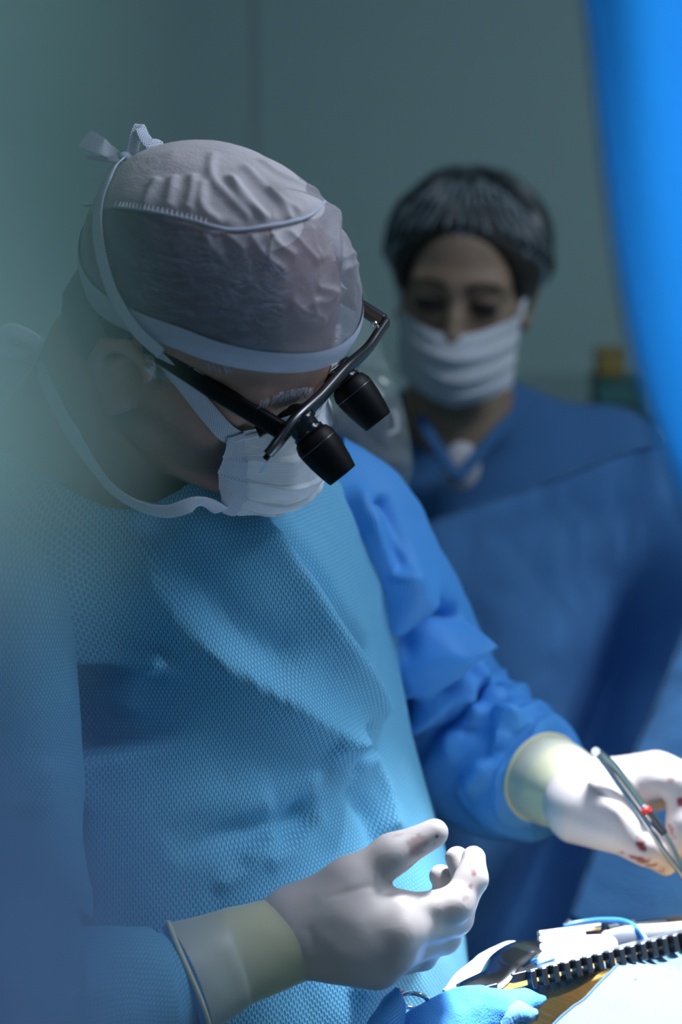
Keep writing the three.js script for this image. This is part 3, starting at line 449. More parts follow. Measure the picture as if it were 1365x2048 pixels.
// sleeves
const toCam = dirC(0, 0, 1);
const wrF = [at(1078, 1560, 1.74), at(1165, 1615, 1.73)];
{
  const n1 = (s, th, p) => 0.006 * fbm(p.x * 16, p.y * 16, p.z * 16, 3) + 0.0035 * Math.sin(s * 44 + 3 * Math.sin(th * 2) + th) * smooth(0.2, 0.5, s);
  const st = [{ p: at(590, 1010, 1.76), a: 0.07 }, { p: at(675, 1065, 1.77), a: 0.07, b: 0.075 }, { p: at(780, 1190, 1.79), a: 0.058, b: 0.065 }, { p: at(850, 1330, 1.84), a: 0.056, b: 0.065 }, { p: at(885, 1425, 1.86), a: 0.066, b: 0.065 }, { p: at(950, 1490, 1.845), a: 0.068, b: 0.064 }, { p: at(1015, 1530, 1.815), a: 0.062, b: 0.06 }, { p: at(1058, 1546, 1.79), a: 0.056, b: 0.054 }, { p: at(1080, 1552, 1.776), a: 0.05, b: 0.047 }, { p: at(1091, 1556, 1.768), a: 0.034, b: 0.032 }, { p: at(1100, 1560, 1.762), a: 0.03, b: 0.028 }];
  const g = loft(st, 140, 300, toCam, n1), sf = new Field(); for (let i = 0; i + 1 < st.length; i++) sf.cap(st[i].p, st[i + 1].p, st[i].a, st[i + 1].a, 0.02);
  const sl = (l, n = 14) => smoothPath(l.map(([x, y]) => sf.hit(x, y) ?? at(x, y, 1.74)), n);
  fold(g, [
    { pts: sl([[815, 1440], [860, 1350], [900, 1290], [930, 1270]]), w: 0.01105, h: 0.05265, sharp: 1 },
    { pts: sl([[800, 1420], [850, 1370], [900, 1330], [940, 1310]]), w: 0.0102, h: -0.05265 },
    { pts: sl([[790, 1310], [830, 1270], [880, 1230], [925, 1250]]), w: 0.0102, h: -0.02106 },
    { pts: sl([[735, 1000], [790, 1100], [820, 1180], [870, 1230]]), w: 0.0085, h: 0.019305, sharp: 1 },
    { pts: sl([[750, 990], [775, 1060], [790, 1150]]), w: 0.0102, h: -0.02106 },
    { pts: sl([[700, 960], [740, 1080], [800, 1180], [780, 1280]]), w: 0.0102, h: 0.02106, sharp: 1 },
    { pts: sl([[830, 1390], [900, 1370], [945, 1410], [960, 1500]]), w: 0.0068, h: 0.02106, sharp: 1 },
    { pts: sl([[950, 1430], [960, 1490], [985, 1510], [1010, 1480]]), w: 0.0102, h: -0.02457 },
    { pts: sl([[930, 1330], [985, 1370], [1000, 1450]]), w: 0.0102, h: 0.01755 },
    { pts: sl([[1010, 1440], [1050, 1430], [1100, 1450], [1140, 1480]]), w: 0.0085, h: 0.02808 },
    { pts: sl([[1000, 1560], [960, 1600], [900, 1600]]), w: 0.0119, h: -0.01404 },
    { pts: sl([[1040, 1640], [980, 1560], [970, 1500]]), w: 0.0085, h: 0.01404, sharp: 1 },
    { pts: sl([[790, 1400], [835, 1385], [880, 1345]]), w: 0.0051, h: -0.01215 }, { pts: sl([[800, 1340], [840, 1310], [885, 1270]]), w: 0.00595, h: 0.0135, sharp: 1 }, { pts: sl([[890, 1450], [900, 1540], [940, 1620]]), w: 0.00765, h: 0.0135, sharp: 1 }, { pts: sl([[1000, 1420], [1010, 1470], [1000, 1530]]), w: 0.0051, h: 0.0108, sharp: 1 },
  ]);
  part('sleeve', g, M.sleeve, gown, 'creased bright blue sleeve of the reaching far arm');
  const st2 = [{ p: at(-20, 1080, 1.525), a: 0.064 }, { p: at(-45, 1200, 1.495), a: 0.07 }, { p: at(-35, 1500, 1.485), a: 0.07 }, { p: at(-5, 1800, 1.445), a: 0.062, b: 0.065 }, { p: at(20, 1960, 1.385), a: 0.066, b: 0.066 }, { p: at(120, 2010, 1.39), a: 0.056, b: 0.055 }, { p: at(250, 1988, 1.408), a: 0.044, b: 0.044 }, { p: at(320, 1974, 1.418), a: 0.04, b: 0.038 }, { p: at(350, 1965, 1.422), a: 0.033, b: 0.031 }, { p: at(372, 1958, 1.426), a: 0.026, b: 0.024 }];
  const g2 = loft(st2, 80, 200, toCam, (s, th, p) => 0.006 * fbm(p.x * 14, p.y * 14, p.z * 14, 3)), s2 = new Field(); for (let i = 0; i + 1 < st2.length; i++) s2.cap(st2[i].p, st2[i + 1].p, st2[i].a, st2[i + 1].a, 0.02);
  const l2 = (l, n = 14) => smoothPath(l.map(([x, y]) => s2.hit(x, y) ?? at(x, y, 1.36)), n);
  fold(g2, [
    { pts: l2([[0, 1850], [40, 1880], [90, 1890], [60, 1960], [10, 2040]]), w: 0.008, h: 0.014, sharp: 1 }, { pts: l2([[0, 1820], [30, 1850], [60, 1900]]), w: 0.012, h: -0.022 },
    { pts: l2([[50, 1975], [110, 1985], [200, 1990]]), w: 0.006, h: 0.008, sharp: 1 }, { pts: l2([[90, 1860], [150, 1920], [230, 1990]]), w: 0.008, h: 0.009, sharp: 1 },
    { pts: l2([[80, 1930], [130, 1950], [180, 1960]]), w: 0.014, h: -0.014 }, { pts: l2([[100, 1500], [105, 1650], [100, 1800]]), w: 0.01, h: 0.012, sharp: 1 }, { pts: l2([[60, 1600], [70, 1750]]), w: 0.014, h: -0.012 },
  ]);
  part('sleeve', g2, M.gown, gown, 'folded blue sleeve of the near bent arm');
}

// ------------------------------------------------------------------ gloves
const STAIN = [0.36, 0.05, 0.05];
function stain(geo, blots, hitFn) {                          // smears of blood, with ragged outlines
  const P = geo.attributes.position, C = new Float32Array(P.count * 3).fill(1), bl = blots.map(([x, y, r, k = 1, ang = 0, asp = 1]) => ({ p: hitFn(x, y), r: r / 2700, k, ang, asp })).filter(b => b.p);
  for (let i = 0; i < P.count; i++) {
    const p = V(P.getX(i), P.getY(i), P.getZ(i)); let a = 0;
    for (const b of bl) { const q = p.clone().sub(b.p), x = q.dot(cR), y = -q.dot(cU), z = q.dot(cF), c = Math.cos(b.ang), s = Math.sin(b.ang); const d = Math.hypot((x * c + y * s) / b.asp, -x * s + y * c, z) / b.r; if (d > 1.6) continue; a = Math.max(a, b.k * smooth(0.25, -0.2, d - 0.75 + 0.75 * fbm(p.x * 260, p.y * 260, p.z * 260, 2))); }
    for (let k = 0; k < 3; k++) C[3 * i + k] = lerp(1, STAIN[k], a);
  }
  geo.setAttribute('color', new THREE.BufferAttribute(C, 3)); return geo;
}
function sleeveCuff(glove, a, b, c, ra, rb, rc, ref) {        // a: bead, b: end of sleeve beneath, c: hand glove edge
  const g1 = part('inner_glove_cuff', loft([{ p: a, a: ra[0], b: ra[1] }, { p: a.clone().lerp(b, 0.6), a: lerp(ra[0], rb[0], 0.6), b: lerp(ra[1], rb[1], 0.6) }, { p: b, a: rb[0], b: rb[1] }, { p: c, a: rc[0], b: rc[1] }], 64, 60, ref, (s, th, p) => 0.0009 * fbm(p.x * 50, p.y * 50, p.z * 50, 2)), M.innerGlove, glove, 'cream inner glove cuff pulled over the sleeve');
  const t = c.clone().sub(a).normalize(), x = t.clone().cross(ref).normalize(), y = x.clone().cross(t).normalize(), ring = []; for (let i = 0; i <= 48; i++) { const th = i / 48 * Math.PI * 2; ring.push(a.clone().addScaledVector(x, ra[0] * 1.01 * Math.cos(th)).addScaledVector(y, ra[1] * 1.01 * Math.sin(th)).addScaledVector(t, 0.0015 * Math.sin(th * 2))); }
  part('rolled_edge', tube(ring, 0.0017, 120, 8), M.bead, glove, 'yellowish rolled glove edge');
  const k = 0.94, sec = (q, u) => ({ p: q, a: u[0] * k, b: u[1] * k }), mid = (q, r, t) => q.clone().lerp(r, t), mr = (q, r, t) => [lerp(q[0], r[0], t), lerp(q[1], r[1], t)];
  part('sleeve_end', loft([sec(mid(a, b, -0.2), ra), sec(mid(a, b, 0.4), mr(ra, rb, 0.4)), sec(b, rb)], 48, 20, ref, (s, th, p) => 0.0005 * Math.sin(th * 40)), M.sleeve, glove);
  part('knit_cuff', loft([sec(b, rb), sec(mid(b, c, 0.5), mr(rb, rc, 0.5)), sec(c, rc)], 48, 20, ref), M.knit, glove);
}
// near hand: right, thumb up, fingers loosely curled away from us
{
  const f = new Field(), d = 1.45, A = (x, y, dz = 0) => at(x, y, d + dz), w0 = A(585, 1868, 0.004);
  const mcp = [A(792, 1830, -0.004), A(800, 1864, -0.012), A(785, 1900, -0.008), A(752, 1928, 0.004)];
  f.cap(A(565, 1850, 0), A(575, 1893, 0.002), 0.021, 0.021, 0.02);
  mcp.forEach((m, i) => f.cap(A(600, 1846 + 14 * i, 0), m, 0.0185, [0.0145, 0.0155, 0.0155, 0.0142][i], 0.016));
  f.cap(mcp[0], mcp[3], 0.0135, 0.0135, 0.016); f.cap(A(690, 1830, -0.006), A(690, 1890, -0.004), 0.02, 0.02, 0.02);
  f.cap(A(610, 1836, 0.004), A(700, 1768, 0.0), 0.0215, 0.0178, 0.016);                         // thumb mount
  f.chain([A(700, 1768, 0), A(785, 1709, 0.0), A(868, 1666, 0.004)], [0.0178, 0.0132, 0.0102], 0.008);
  f.cap(A(725, 1792, 0.002), A(752, 1820, 0.0), 0.011, 0.012, 0.014);                             // web
  f.chain([mcp[0], A(912, 1810, 0.004), A(944, 1758, 0.014), A(948, 1716, 0.024)], [0.0145, 0.012, 0.0105, 0.0085], 0.006);
  f.chain([mcp[1], A(915, 1838, 0.016), A(938, 1770, 0.036), A(914, 1716, 0.046)], [0.0155, 0.0108, 0.01, 0.0085], 0.005);
  f.chain([mcp[2], A(890, 1876, 0.024), A(915, 1800, 0.05), A(882, 1752, 0.056)], [0.015, 0.0108, 0.01, 0.0085], 0.005);
  f.chain([mcp[3], A(846, 1912, 0.024), A(880, 1850, 0.048), A(868, 1800, 0.056)], [0.0135, 0.0095, 0.009, 0.0075], 0.005);
  const g = stain(fold(f.mesh(0.0017), [{ pts: smoothPath([[640, 1800], [700, 1782], [760, 1770]].map(q => f.hit(q[0], q[1], 1.2)), 10), w: 0.0025, h: -0.0004 }, { pts: smoothPath([[615, 1850], [625, 1880], [630, 1910]].map(q => f.hit(q[0], q[1], 1.2)), 10), w: 0.003, h: -0.0004 }], p => 0.0008 * fbm(p.x * 55, p.y * 55, p.z * 55, 2)), [[838, 1690, 20, 0.4, -0.2, 1.7], [876, 1672, 4, 1], [948, 1740, 9, 0.7, -1.2, 3], [940, 1775, 8, 0.65, -1.1, 2.6], [955, 1722, 5, 0.4, -1.2, 2.4], [930, 1795, 7, 0.3], [800, 1668, 5, 0.3, -0.4, 3]], (x, y) => f.hit(x, y, 1.2));
  const glove = part('glove', g, M.glove, surgeon, 'white blood-smeared outer glove on the half-open near hand');
  sleeveCuff(glove, A(375, 1958, -0.02), A(470, 1915, -0.008), A(606, 1870, 0), [0.04, 0.038], [0.034, 0.031], [0.0305, 0.0265], toCam);
  const c = A(604, 1868, 0.001), t = A(700, 1840).sub(A(500, 1900)).normalize(), x = t.clone().cross(toCam).normalize(), y = x.clone().cross(t), ring = []; for (let i = 0; i <= 40; i++) { const th = i / 40 * 6.2832; ring.push(c.clone().addScaledVector(x, 0.0312 * Math.cos(th)).addScaledVector(y, 0.027 * Math.sin(th))); }
  part('glove_rim', tube(ring, 0.0012, 90, 6), mat({ color: rgb(0.78, 0.76, 0.74), roughness: 0.45 }), glove);
}
// far hand: left, holding the forceps between thumb and fingers
const fd = 1.70;
{
  const f = new Field(), A = (x, y, dz = 0) => at(x, y, fd + dz);
  const mcp = [A(1285, 1556, 0.012), A(1315, 1546, 0.03), A(1335, 1556, 0.048), A(1340, 1580, 0.064)];
  f.cap(A(1165, 1596, 0.016), A(1180, 1604, 0.008), 0.027, 0.028, 0.02);
  mcp.forEach((m, i) => f.cap(A(1175, 1590 + 3 * i, 0.01 + 0.012 * i), m, 0.022, [0.0165, 0.0165, 0.016, 0.014][i], 0.02));
  f.cap(A(1160, 1620, 0.0), A(1225, 1650, -0.012), 0.026, 0.0185, 0.02);                          // thumb mount
  f.chain([A(1215, 1645, -0.012), A(1285, 1690, -0.014), A(1332, 1728, -0.004)], [0.0185, 0.0125, 0.0095], 0.014);
  f.chain([mcp[0], A(1358, 1566, 0.0), A(1362, 1645, -0.004), A(1350, 1690, -0.002)], [0.0165, 0.0118, 0.0105, 0.0085], 0.006);
  f.chain([mcp[1], A(1405, 1560, 0.018), A(1405, 1650, 0.012), A(1380, 1712, 0.004)], [0.0165, 0.0115, 0.0105, 0.0085], 0.006);
  f.chain([mcp[2], A(1415, 1590, 0.042), A(1420, 1680, 0.036), A(1400, 1730, 0.026)], [0.016, 0.011, 0.01, 0.0085], 0.006);
  f.chain([mcp[3], A(1400, 1620, 0.066), A(1410, 1690, 0.06), A(1395, 1740, 0.05)], [0.0135, 0.0098, 0.009, 0.0078], 0.006);
  const g = stain(f.mesh(0.0018), [[1285, 1690, 12, 1, 0.9, 2], [1278, 1680, 8, 0.5], [1245, 1706, 7, 0.7], [1282, 1722, 12, 0.9, 0.5, 2.4], [1305, 1732, 10, 0.9, 0.4, 2], [1325, 1742, 12, 0.45], [1322, 1735, 5, 0.8], [1300, 1718, 4, 0.7], [1330, 1640, 10, 0.9, 1.1, 3.5], [1342, 1660, 8, 0.8, 1.1, 2], [1343, 1560, 9, 0.5], [1362, 1605, 9, 1, 1.3, 2], [1352, 1530, 10, 0.45], [1350, 1675, 10, 0.4]], (x, y) => f.hit(x, y, 1.4));
  const glove = part('glove', g, M.glove, surgeon, 'white blood-spotted outer glove on the far hand holding forceps');
  sleeveCuff(glove, at(1090, 1556, 1.768), at(1118, 1570, 1.748), at(1186, 1602, 1.702), [0.0375, 0.0375], [0.036, 0.036], [0.0315, 0.0305], V(0, 1, 0));
}
// ------------------------------------------------------------------ loupes
{
  const g = thing('surgical_loupes', 'black surgical loupes with two barrel telescopes worn over the mask', 'loupes', at(600, 860, 1.45));
  const bar = smoothPath([at(537, 908, 1.437), at(556, 885, 1.436), at(585, 848, 1.44), at(640, 796, 1.462), at(692, 738, 1.492), at(735, 698, 1.53), at(756, 668, 1.55), at(772, 645, 1.565)], 70);
  part('frame', ribbon(bar, bar.map((p, i) => 0.012 - 0.003 * smooth(0.3, 0.7, i / 70)), dirC(0.62, 0.1, 0.3).add(H.F), 0.0042), M.gun, g, 'curved gunmetal front bar');
  part('frame_rim', tube(bar.map(p => p.clone().addScaledVector(H.U, -0.006)), 0.0022, 80, 8), M.black, g);
  const lens = (a, b, h) => sheet(14, 10, (u, v) => a.clone().lerp(b, u).addScaledVector(H.U, -0.004 - h * v * (1 - 0.25 * Math.pow(2 * u - 1, 4))).addScaledVector(H.F, 0.004 * (1 - (2 * u - 1) ** 2)));
  part('carrier_lens', lens(bar[6], bar[30], 0.034), M.glass, g); part('carrier_lens', lens(bar[40], bar[66], 0.034), M.glass, g);
  const temple = (pts, w, label) => { const p = smoothPath(pts, 30); return part('temple_arm', ribbon(p, p.map((q, i) => lerp(w, w * 0.9, i / 30)), dirC(-0.35, -0.45, 0.82), 0.0042), M.black, g, label); };
  temple([at(566, 862, 1.438), at(430, 780, 1.432), at(330, 716, 1.43), at(262, 676, 1.438)], 0.0135, 'matte black arm running to the near ear');
  const tf = temple([at(768, 644, 1.567), at(740, 625, 1.572), at(712, 607, 1.577), at(560, 520, 1.6)], 0.011, 'gunmetal arm on the far side'); tf.material = M.gun;
  part('hinge', [new THREE.SphereGeometry(0.0026, 12, 10).translate(...at(750, 648, 1.556).toArray()), rod(at(746, 645, 1.558), at(757, 655, 1.554), 0.0017)], M.chrome, g, 'small chrome hinge screw');
  part('hinge', rod(at(556, 858, 1.434), at(572, 866, 1.438), 0.0018), M.gun, g);
  const axis = dirC(0.63, -0.775, -0.06);
  const scope = (a, label) => {
    const t = part('telescope', lathe([[0.0115, 0.006], [0.0135, 0.0075], [0.0153, 0.0125], [0.0153, 0.017], [0.0146, 0.025], [0.0132, 0.034], [0.0117, 0.041], [0.0112, 0.0425], [0.0104, 0.0425], [0.0098, 0.039]], a, axis, 56), M.black, g, label);
    part('collar', lathe([[0.0085, -0.009], [0.0125, -0.0085], [0.0128, -0.003], [0.0108, -0.002], [0.0106, 0.003], [0.0118, 0.0035], [0.0118, 0.0062], [0.006, 0.0065]], a, axis, 48), M.blackGloss, t);
    part('objective_lens', lathe([[0.0001, 0.0395], [0.0098, 0.0388]], a, axis, 40), M.glassDark, t);
    part('eyepiece_lens', lathe([[0.0001, -0.0085], [0.0085, -0.0088]], a, axis, 32), M.glassDark, t);
    part('ring', lathe([[0.01545, 0.0148], [0.01565, 0.0151], [0.01545, 0.0154]], a, axis, 48), M.gun, t);
  };
  scope(at(609, 856, 1.452), 'black barrel over the near eye'); scope(at(683, 752, 1.508), 'black barrel over the far eye');
}
// ------------------------------------------------------------------ forceps
{
  const g = thing('forceps', 'long slim steel forceps with a red mark held in the far glove', 'forceps', at(1260, 1600, 1.69));
  const A = (x, y, dz) => at(x, y, fd - 0.032 + dz), nrm = dirC(0.55, 0.35, 0.75);
  const arm1 = smoothPath([A(1193, 1506, 0.004), A(1225, 1550, 0), A(1275, 1622, -0.004), A(1320, 1690, 0), A(1366, 1752, 0.006), A(1400, 1800, 0.012)], 40), arm2 = smoothPath([A(1196, 1504, 0.008), A(1235, 1542, 0.01), A(1290, 1618, 0.012), A(1335, 1678, 0.012), A(1372, 1750, 0.012), A(1402, 1800, 0.0135)], 40);
  part('blade', ribbon(arm1, arm1.map((p, i) => 0.006 + 0.001 * Math.sin(i / 40 * 3.1)), dirC(0.8, 0.5, 0.2), 0.0028), M.steel, g);
  part('blade', ribbon(arm2, arm2.map((p, i) => 0.0085 - 0.003 * smooth(0.3, 0.6, i / 40)), nrm, 0.0022), M.chrome, g);
  part('rivet', rod(A(1192, 1503, 0.0), A(1198, 1508, 0.012), 0.0036), M.chrome, g);
  part('grip', ribbon(smoothPath([A(1288, 1612, 0.011), A(1310, 1640, 0.0105), A(1330, 1668, 0.0105)], 10), 0.006, nrm, 0.0036), M.steelDark, g);
  part('marker_band', ribbon(smoothPath([A(1290, 1616, 0.0085), A(1297, 1626, 0.0085)], 4), 0.0062, nrm, 0.0045), M.red, g, 'red marker band');
}
// ------------------------------------------------------------------ nurse
const NH = headFrame(at(930, 585, 2.43), dirC(-0.16, -0.3, 0.94), dirC(0.05, 0.95, 0.3), 0.95);
const NN = NH.L(-0.025, -0.16, 0);
const nurse = thing('person', 'person in sheer bouffant cap, white mask and blue scrubs standing behind the drape', 'person', V(NN.x, 0, NN.z - 0.03));
{
  const f = headField(NH, new Field(), true);
  f.chain([NH.L(-0.02, -0.02, 0), NH.L(-0.03, -0.09, 0), NN], [0.048, 0.047, 0.056], 0.03);
  f.cap(NN, NN.clone().add(V(-0.012, -0.1, 0.035)), 0.055, 0.045, 0.05);
  const legs = []; for (const s of [-0.09, 0.09]) legs.push(loft([{ p: V(NN.x + s, 0.9, NN.z - 0.03), a: 0.08 }, { p: V(NN.x + s, 0.5, NN.z - 0.03), a: 0.06 }, { p: V(NN.x + s, 0.06, NN.z - 0.03), a: 0.045 }], 20, 20, V(0, 0, 1), null, 3), new THREE.SphereGeometry(1, 16, 10).scale(0.045, 0.045, 0.12).translate(NN.x + s, 0.045, NN.z + 0.02));
  f.clip(V(-9, NN.y - 0.14, -9), V(9, 9, 9));
  part('body', mottle(f.mesh(0.0034)), M.skin2, nurse, 'shaded face, neck and chest');
  part('trousers', legs, M.scrub, nurse);
  const ax = NH.ax, hf = new Field(); hf.ell(NH.L(-0.014, 0.046, 0), ax, [0.107, 0.095, 0.09], 0.01);
  hf.ell(NH.L(0.085, -0.005, 0), ax, [0.062, 0.08, 0.068], 0.02, true);
  hf.cap(NH.L(-0.01, 0.02, 0.078), NH.L(-0.012, -0.075, 0.07), 0.009, 0.004, 0.012); hf.cap(NH.L(0.0, 0.03, -0.076), NH.L(-0.005, -0.04, -0.072), 0.01, 0.004, 0.012);
  part('hair', hf.mesh(0.004), M.hairDark, nurse, 'dark hair showing at the hairline and ears');
  for (const z of [-1, 1]) {
    part('eye', new THREE.SphereGeometry(1, 18, 12).scale(0.007, 0.0075, 0.0165).applyMatrix4(new THREE.Matrix4().makeBasis(...ax)).translate(...NH.L(0.092, 0.003, 0.033 * z).toArray()), M.hairDark, nurse, 'dark lowered eye');
    const br = smoothPath([NH.L(0.106, 0.027, 0.012 * z), NH.L(0.106, 0.034, 0.03 * z), NH.L(0.09, 0.028, 0.052 * z)], 12); part('eyebrow', ribbon(br, br.map((p, i) => 0.0055 - 0.003 * i / 12), NH.F, 0.002), M.hairDark, nurse);
  }
  // bouffant cap: gathered in radiating pleats from above the forehead
  const cc = [-0.022, 0.046, 0], cr = [0.124, 0.104, 0.106], edge = th => 0.084 - 0.072 * (1 - Math.cos(th));
  const pt = (th, t, lift = 0) => { const ph = t * Math.acos(clamp((edge(th) - cc[1]) / cr[1], -0.96, 0.96)), pl = 0.0022 * Math.sin(th * 46 + 3 * Math.sin(ph * 3)) * smooth(0.1, 0.5, ph) + 0.005 * fbm(Math.cos(th) * 3, Math.sin(th) * 3, ph * 2, 2), k = 1 + (pl + lift) / 0.1 - 0.11 * smooth(0.86, 1, t); return NH.L(cc[0] + cr[0] * k * Math.sin(ph) * Math.cos(th), cc[1] + cr[1] * k * Math.cos(ph), cr[2] * k * Math.sin(ph) * Math.sin(th)); };
  const bc = part('bouffant_cap', sheet(300, 60, (u, v) => pt(u * Math.PI * 2, 0.01 + v * 0.97)), M.bouffant, nurse, 'sheer pale green bouffant cap');
  part('elastic_band', sheet(300, 8, (u, v) => pt(u * Math.PI * 2, 0.93 + v * 0.06, 0.001)), mat({ color: rgb(0.42, 0.5, 0.54), roughness: 0.85 }), bc);
  const pl = []; for (let i = 0; i < 15; i++) { const th0 = (i / 14 - 0.5) * 2.6, l = []; for (let k = 0; k <= 14; k++) l.push(pt(th0 * (0.35 + 0.65 * Math.pow(1 - k / 14, 0.6)) + 0.06 * hash(i, 3, 2), 0.9 - 0.62 * k / 14 * (0.6 + 0.4 * hash(i, 1, 1)), 0.0016)); pl.push(ribbon(l, l.map((p, k) => 0.0016 + 0.0016 * hash(i, k, 5)), l.map(p => p.clone().sub(NH.L(...cc)).normalize()), 0.0006)); }
  part('pleat', pl, mat({ color: rgb(0.45, 0.56, 0.6), roughness: 0.85, transmission: 0.4, thickness: 0 }), bc, 'gathered pleats fanning from the forehead');
  // mask
  const mp = (u, v) => { const a = Math.abs(u), mid = [[0.122, -0.026], [0.132, -0.04], [0.134, -0.056], [0.13, -0.075], [0.118, -0.1], [0.1, -0.118]], x = v * 5, i = Math.min(4, Math.floor(x)), f = x - i, m = [0, 1].map(k => lerp(mid[i][k], mid[i + 1][k], f)), e = Math.pow(a, 2.2); return NH.L(lerp(m[0], 0.045 + 0.012 * v, e) + 0.0016 * Math.sin(v * 22), lerp(m[1], lerp(-0.012, -0.095, v), Math.pow(a, 1.5)) + 0.006 * u * (v - 0.3), u * lerp(0.074, 0.07, v)); };
  const mk = part('face_mask', sheet(60, 50, (u, v) => mp(u * 2 - 1, v), 0.16, 0.1), M.mask, nurse, 'white pleated mask');
  for (const v of [0.34, 0.62, 0.8]) part('pleat', ribbon(Array.from({ length: 30 }, (_, i) => mp(lerp(-1, 1, i / 29), v + 0.03 * Math.sin(i * 0.2)).addScaledVector(NH.F, 0.0012)), 0.003, NH.F, 0.002), M.mask, mk);
  part('strap', ribbon(smoothPath([mp(1, 0.02), NH.L(0.025, 0.022, 0.078), NH.L(-0.005, 0.045, 0.086)], 14), 0.008, NH.R.clone().add(NH.F).normalize(), 0.001), M.mask, mk);
  part('strap', ribbon(smoothPath([mp(-1, 0.02), NH.L(0.02, 0.022, -0.078), NH.L(-0.01, 0.04, -0.084)], 14), 0.008, NH.F.clone().sub(NH.R).normalize(), 0.001), M.mask, mk);
  part('strap', ribbon(smoothPath([mp(1, 0.98), NH.L(0.01, -0.09, 0.066), NH.L(-0.03, -0.1, 0.055)], 14), 0.007, NH.R, 0.001), M.mask, mk);
  // scrub top
  const T = new Field(), sL = NN.clone().add(V(-0.15, -0.075, -0.02)), sR = NN.clone().add(V(0.19, -0.075, -0.01));
  T.cap(sL, sR, 0.058, 0.06, 0.05); T.cap(sL, NN.clone().add(V(-0.03, -0.02, -0.03)), 0.055, 0.05, 0.05); T.cap(sR, NN.clone().add(V(0.04, -0.01, -0.03)), 0.055, 0.055, 0.05);
  T.ell(NN.clone().add(V(0, -0.28, 0.0)), [V(1, 0, 0), V(0, 1, 0), V(0, 0, 1)], [0.18, 0.24, 0.12], 0.08); T.cap(NN.clone().add(V(0, -0.4, 0)), NN.clone().add(V(0, -0.75, -0.02)), 0.16, 0.17, 0.1);
  T.cap(sR, sR.clone().add(V(0.07, -0.26, 0.02)), 0.06, 0.05, 0.04); T.cap(sL, sL.clone().add(V(-0.06, -0.26, 0.02)), 0.06, 0.05, 0.04);
  T.cap(sR.clone().add(V(0.07, -0.26, 0.02)), sR.clone().add(V(-0.03, -0.36, 0.2)), 0.045, 0.035, 0.03); T.cap(sL.clone().add(V(-0.06, -0.26, 0.02)), sL.clone().add(V(0.03, -0.36, 0.2)), 0.045, 0.035, 0.03);
  T.cap(NN.clone().add(V(-0.1, -0.1, 0.03)), NN.clone().add(V(0.1, -0.1, 0.03)), 0.062, 0.062, 0.05);
  T.cap(NN.clone().add(V(-0.005, 0.08, 0.02)), NN.clone().add(V(-0.005, 0.01, 0.04)), 0.062, 0.058, 0.01, true); T.cap(NN.clone().add(V(-0.008, 0.0, 0.09)), NN.clone().add(V(-0.02, -0.085, 0.125)), 0.05, 0.003, 0.006, true);
  const top = part('scrub_top', fold(T.mesh(0.008), [], p => 0.006 * fbm(p.x * 12, p.y * 9, p.z * 12, 2)), M.scrub, nurse, 'blue V-neck scrub top');
  const u0 = at(925, 905, 2.36); part('undershirt', new THREE.SphereGeometry(1, 20, 14).scale(0.022, 0.028, 0.012).translate(u0.x, u0.y - 0.018, u0.z - 0.012), M.white, top, 'white undershirt in the V of the neckline');
  const v1 = smoothPath([at(842, 835, 2.40), at(860, 870, 2.38), at(885, 910, 2.355), at(915, 960, 2.335)], 14), v2 = smoothPath([at(1075, 790, 2.40), at(1010, 850, 2.37), at(960, 905, 2.35), at(915, 960, 2.33)], 14);
  part('neckline_binding', [ribbon(v1, 0.014, dirC(0.2, 0.3, 1), 0.003), ribbon(v2, 0.014, dirC(-0.2, 0.3, 1), 0.003)], M.scrub, top);
}
// ------------------------------------------------------------------ drapes
const fl = (p, s, a) => a * fbm(p.x * s, p.y * s, p.z * s, 3);
{ // screen drape behind the arm, hung from a rod
  const g = thing('drape_screen', 'dark blue surgical drape sheet hung slanting between surgeon and nurse', 'drape', at(1150, 2300, 2.15).setY(0));
  const topE = new THREE.CatmullRomCurve3([at(765, 1075, 2.12), at(810, 1056, 2.11), at(935, 1006, 2.1), at(1100, 950, 2.08), at(1240, 897, 2.05), at(1365, 868, 2.02), at(1520, 835, 2.0), at(1750, 800, 1.98)], false, 'centripetal');
  const fn = (u, v) => {
    const t = topE.getPoint(u), p = V(t.x, lerp(t.y, 0.72, v), t.z + 0.02 + 0.1 * v);
    const X = u * 1.1, y = v;                                   // folds: run down from the rod and spread to the lower left
    let d = 0.03 * Math.sin((X * 7.5 + y * 2.6) * 2) * smooth(0.05, 0.5, y) + 0.03 * Math.sin((X * 19 + y * 9) + 1.3) * smooth(0.3, 0.7, y);
    d -= 0.008 * Math.exp(-(((X - 0.2 - 0.16 * y) / 0.014) ** 2)) * smooth(0.6, 0.2, y);
    d -= 0.075 * smooth(0.62, 0.78, X + 0.3 * y - 0.02) * smooth(1.05, 0.86, X + 0.3 * y) * smooth(0.12, 0.4, y);
    p.z += d + 0.006 * fbm(X * 9, y * 7, 2, 3); p.x -= 0.05 * y * y; return p;
  };
  part('cloth', sheet(220, 160, fn, 1.2, 0.9), M.drape, g);
  part('rolled_hem', tube(Array.from({ length: 60 }, (_, i) => fn(i / 59, 0).add(V(0, -0.003, -0.002))), 0.003, 160, 8), M.drape, g);
  part('rod', rod(topE.getPoint(0).add(V(0, -0.008, -0.012)), topE.getPoint(1).add(V(0, -0.008, -0.012)), 0.006), M.steel, g);
  const e = topE.getPoint(1), e0 = topE.getPoint(0); part('post', rod(V(e.x, 0, e.z - 0.012), V(e.x, e.y, e.z - 0.012), 0.012), M.steel, g); part('post', rod(V(e0.x, 0, e0.z - 0.012), V(e0.x, e0.y, e0.z - 0.012), 0.012), M.steel, g);
}
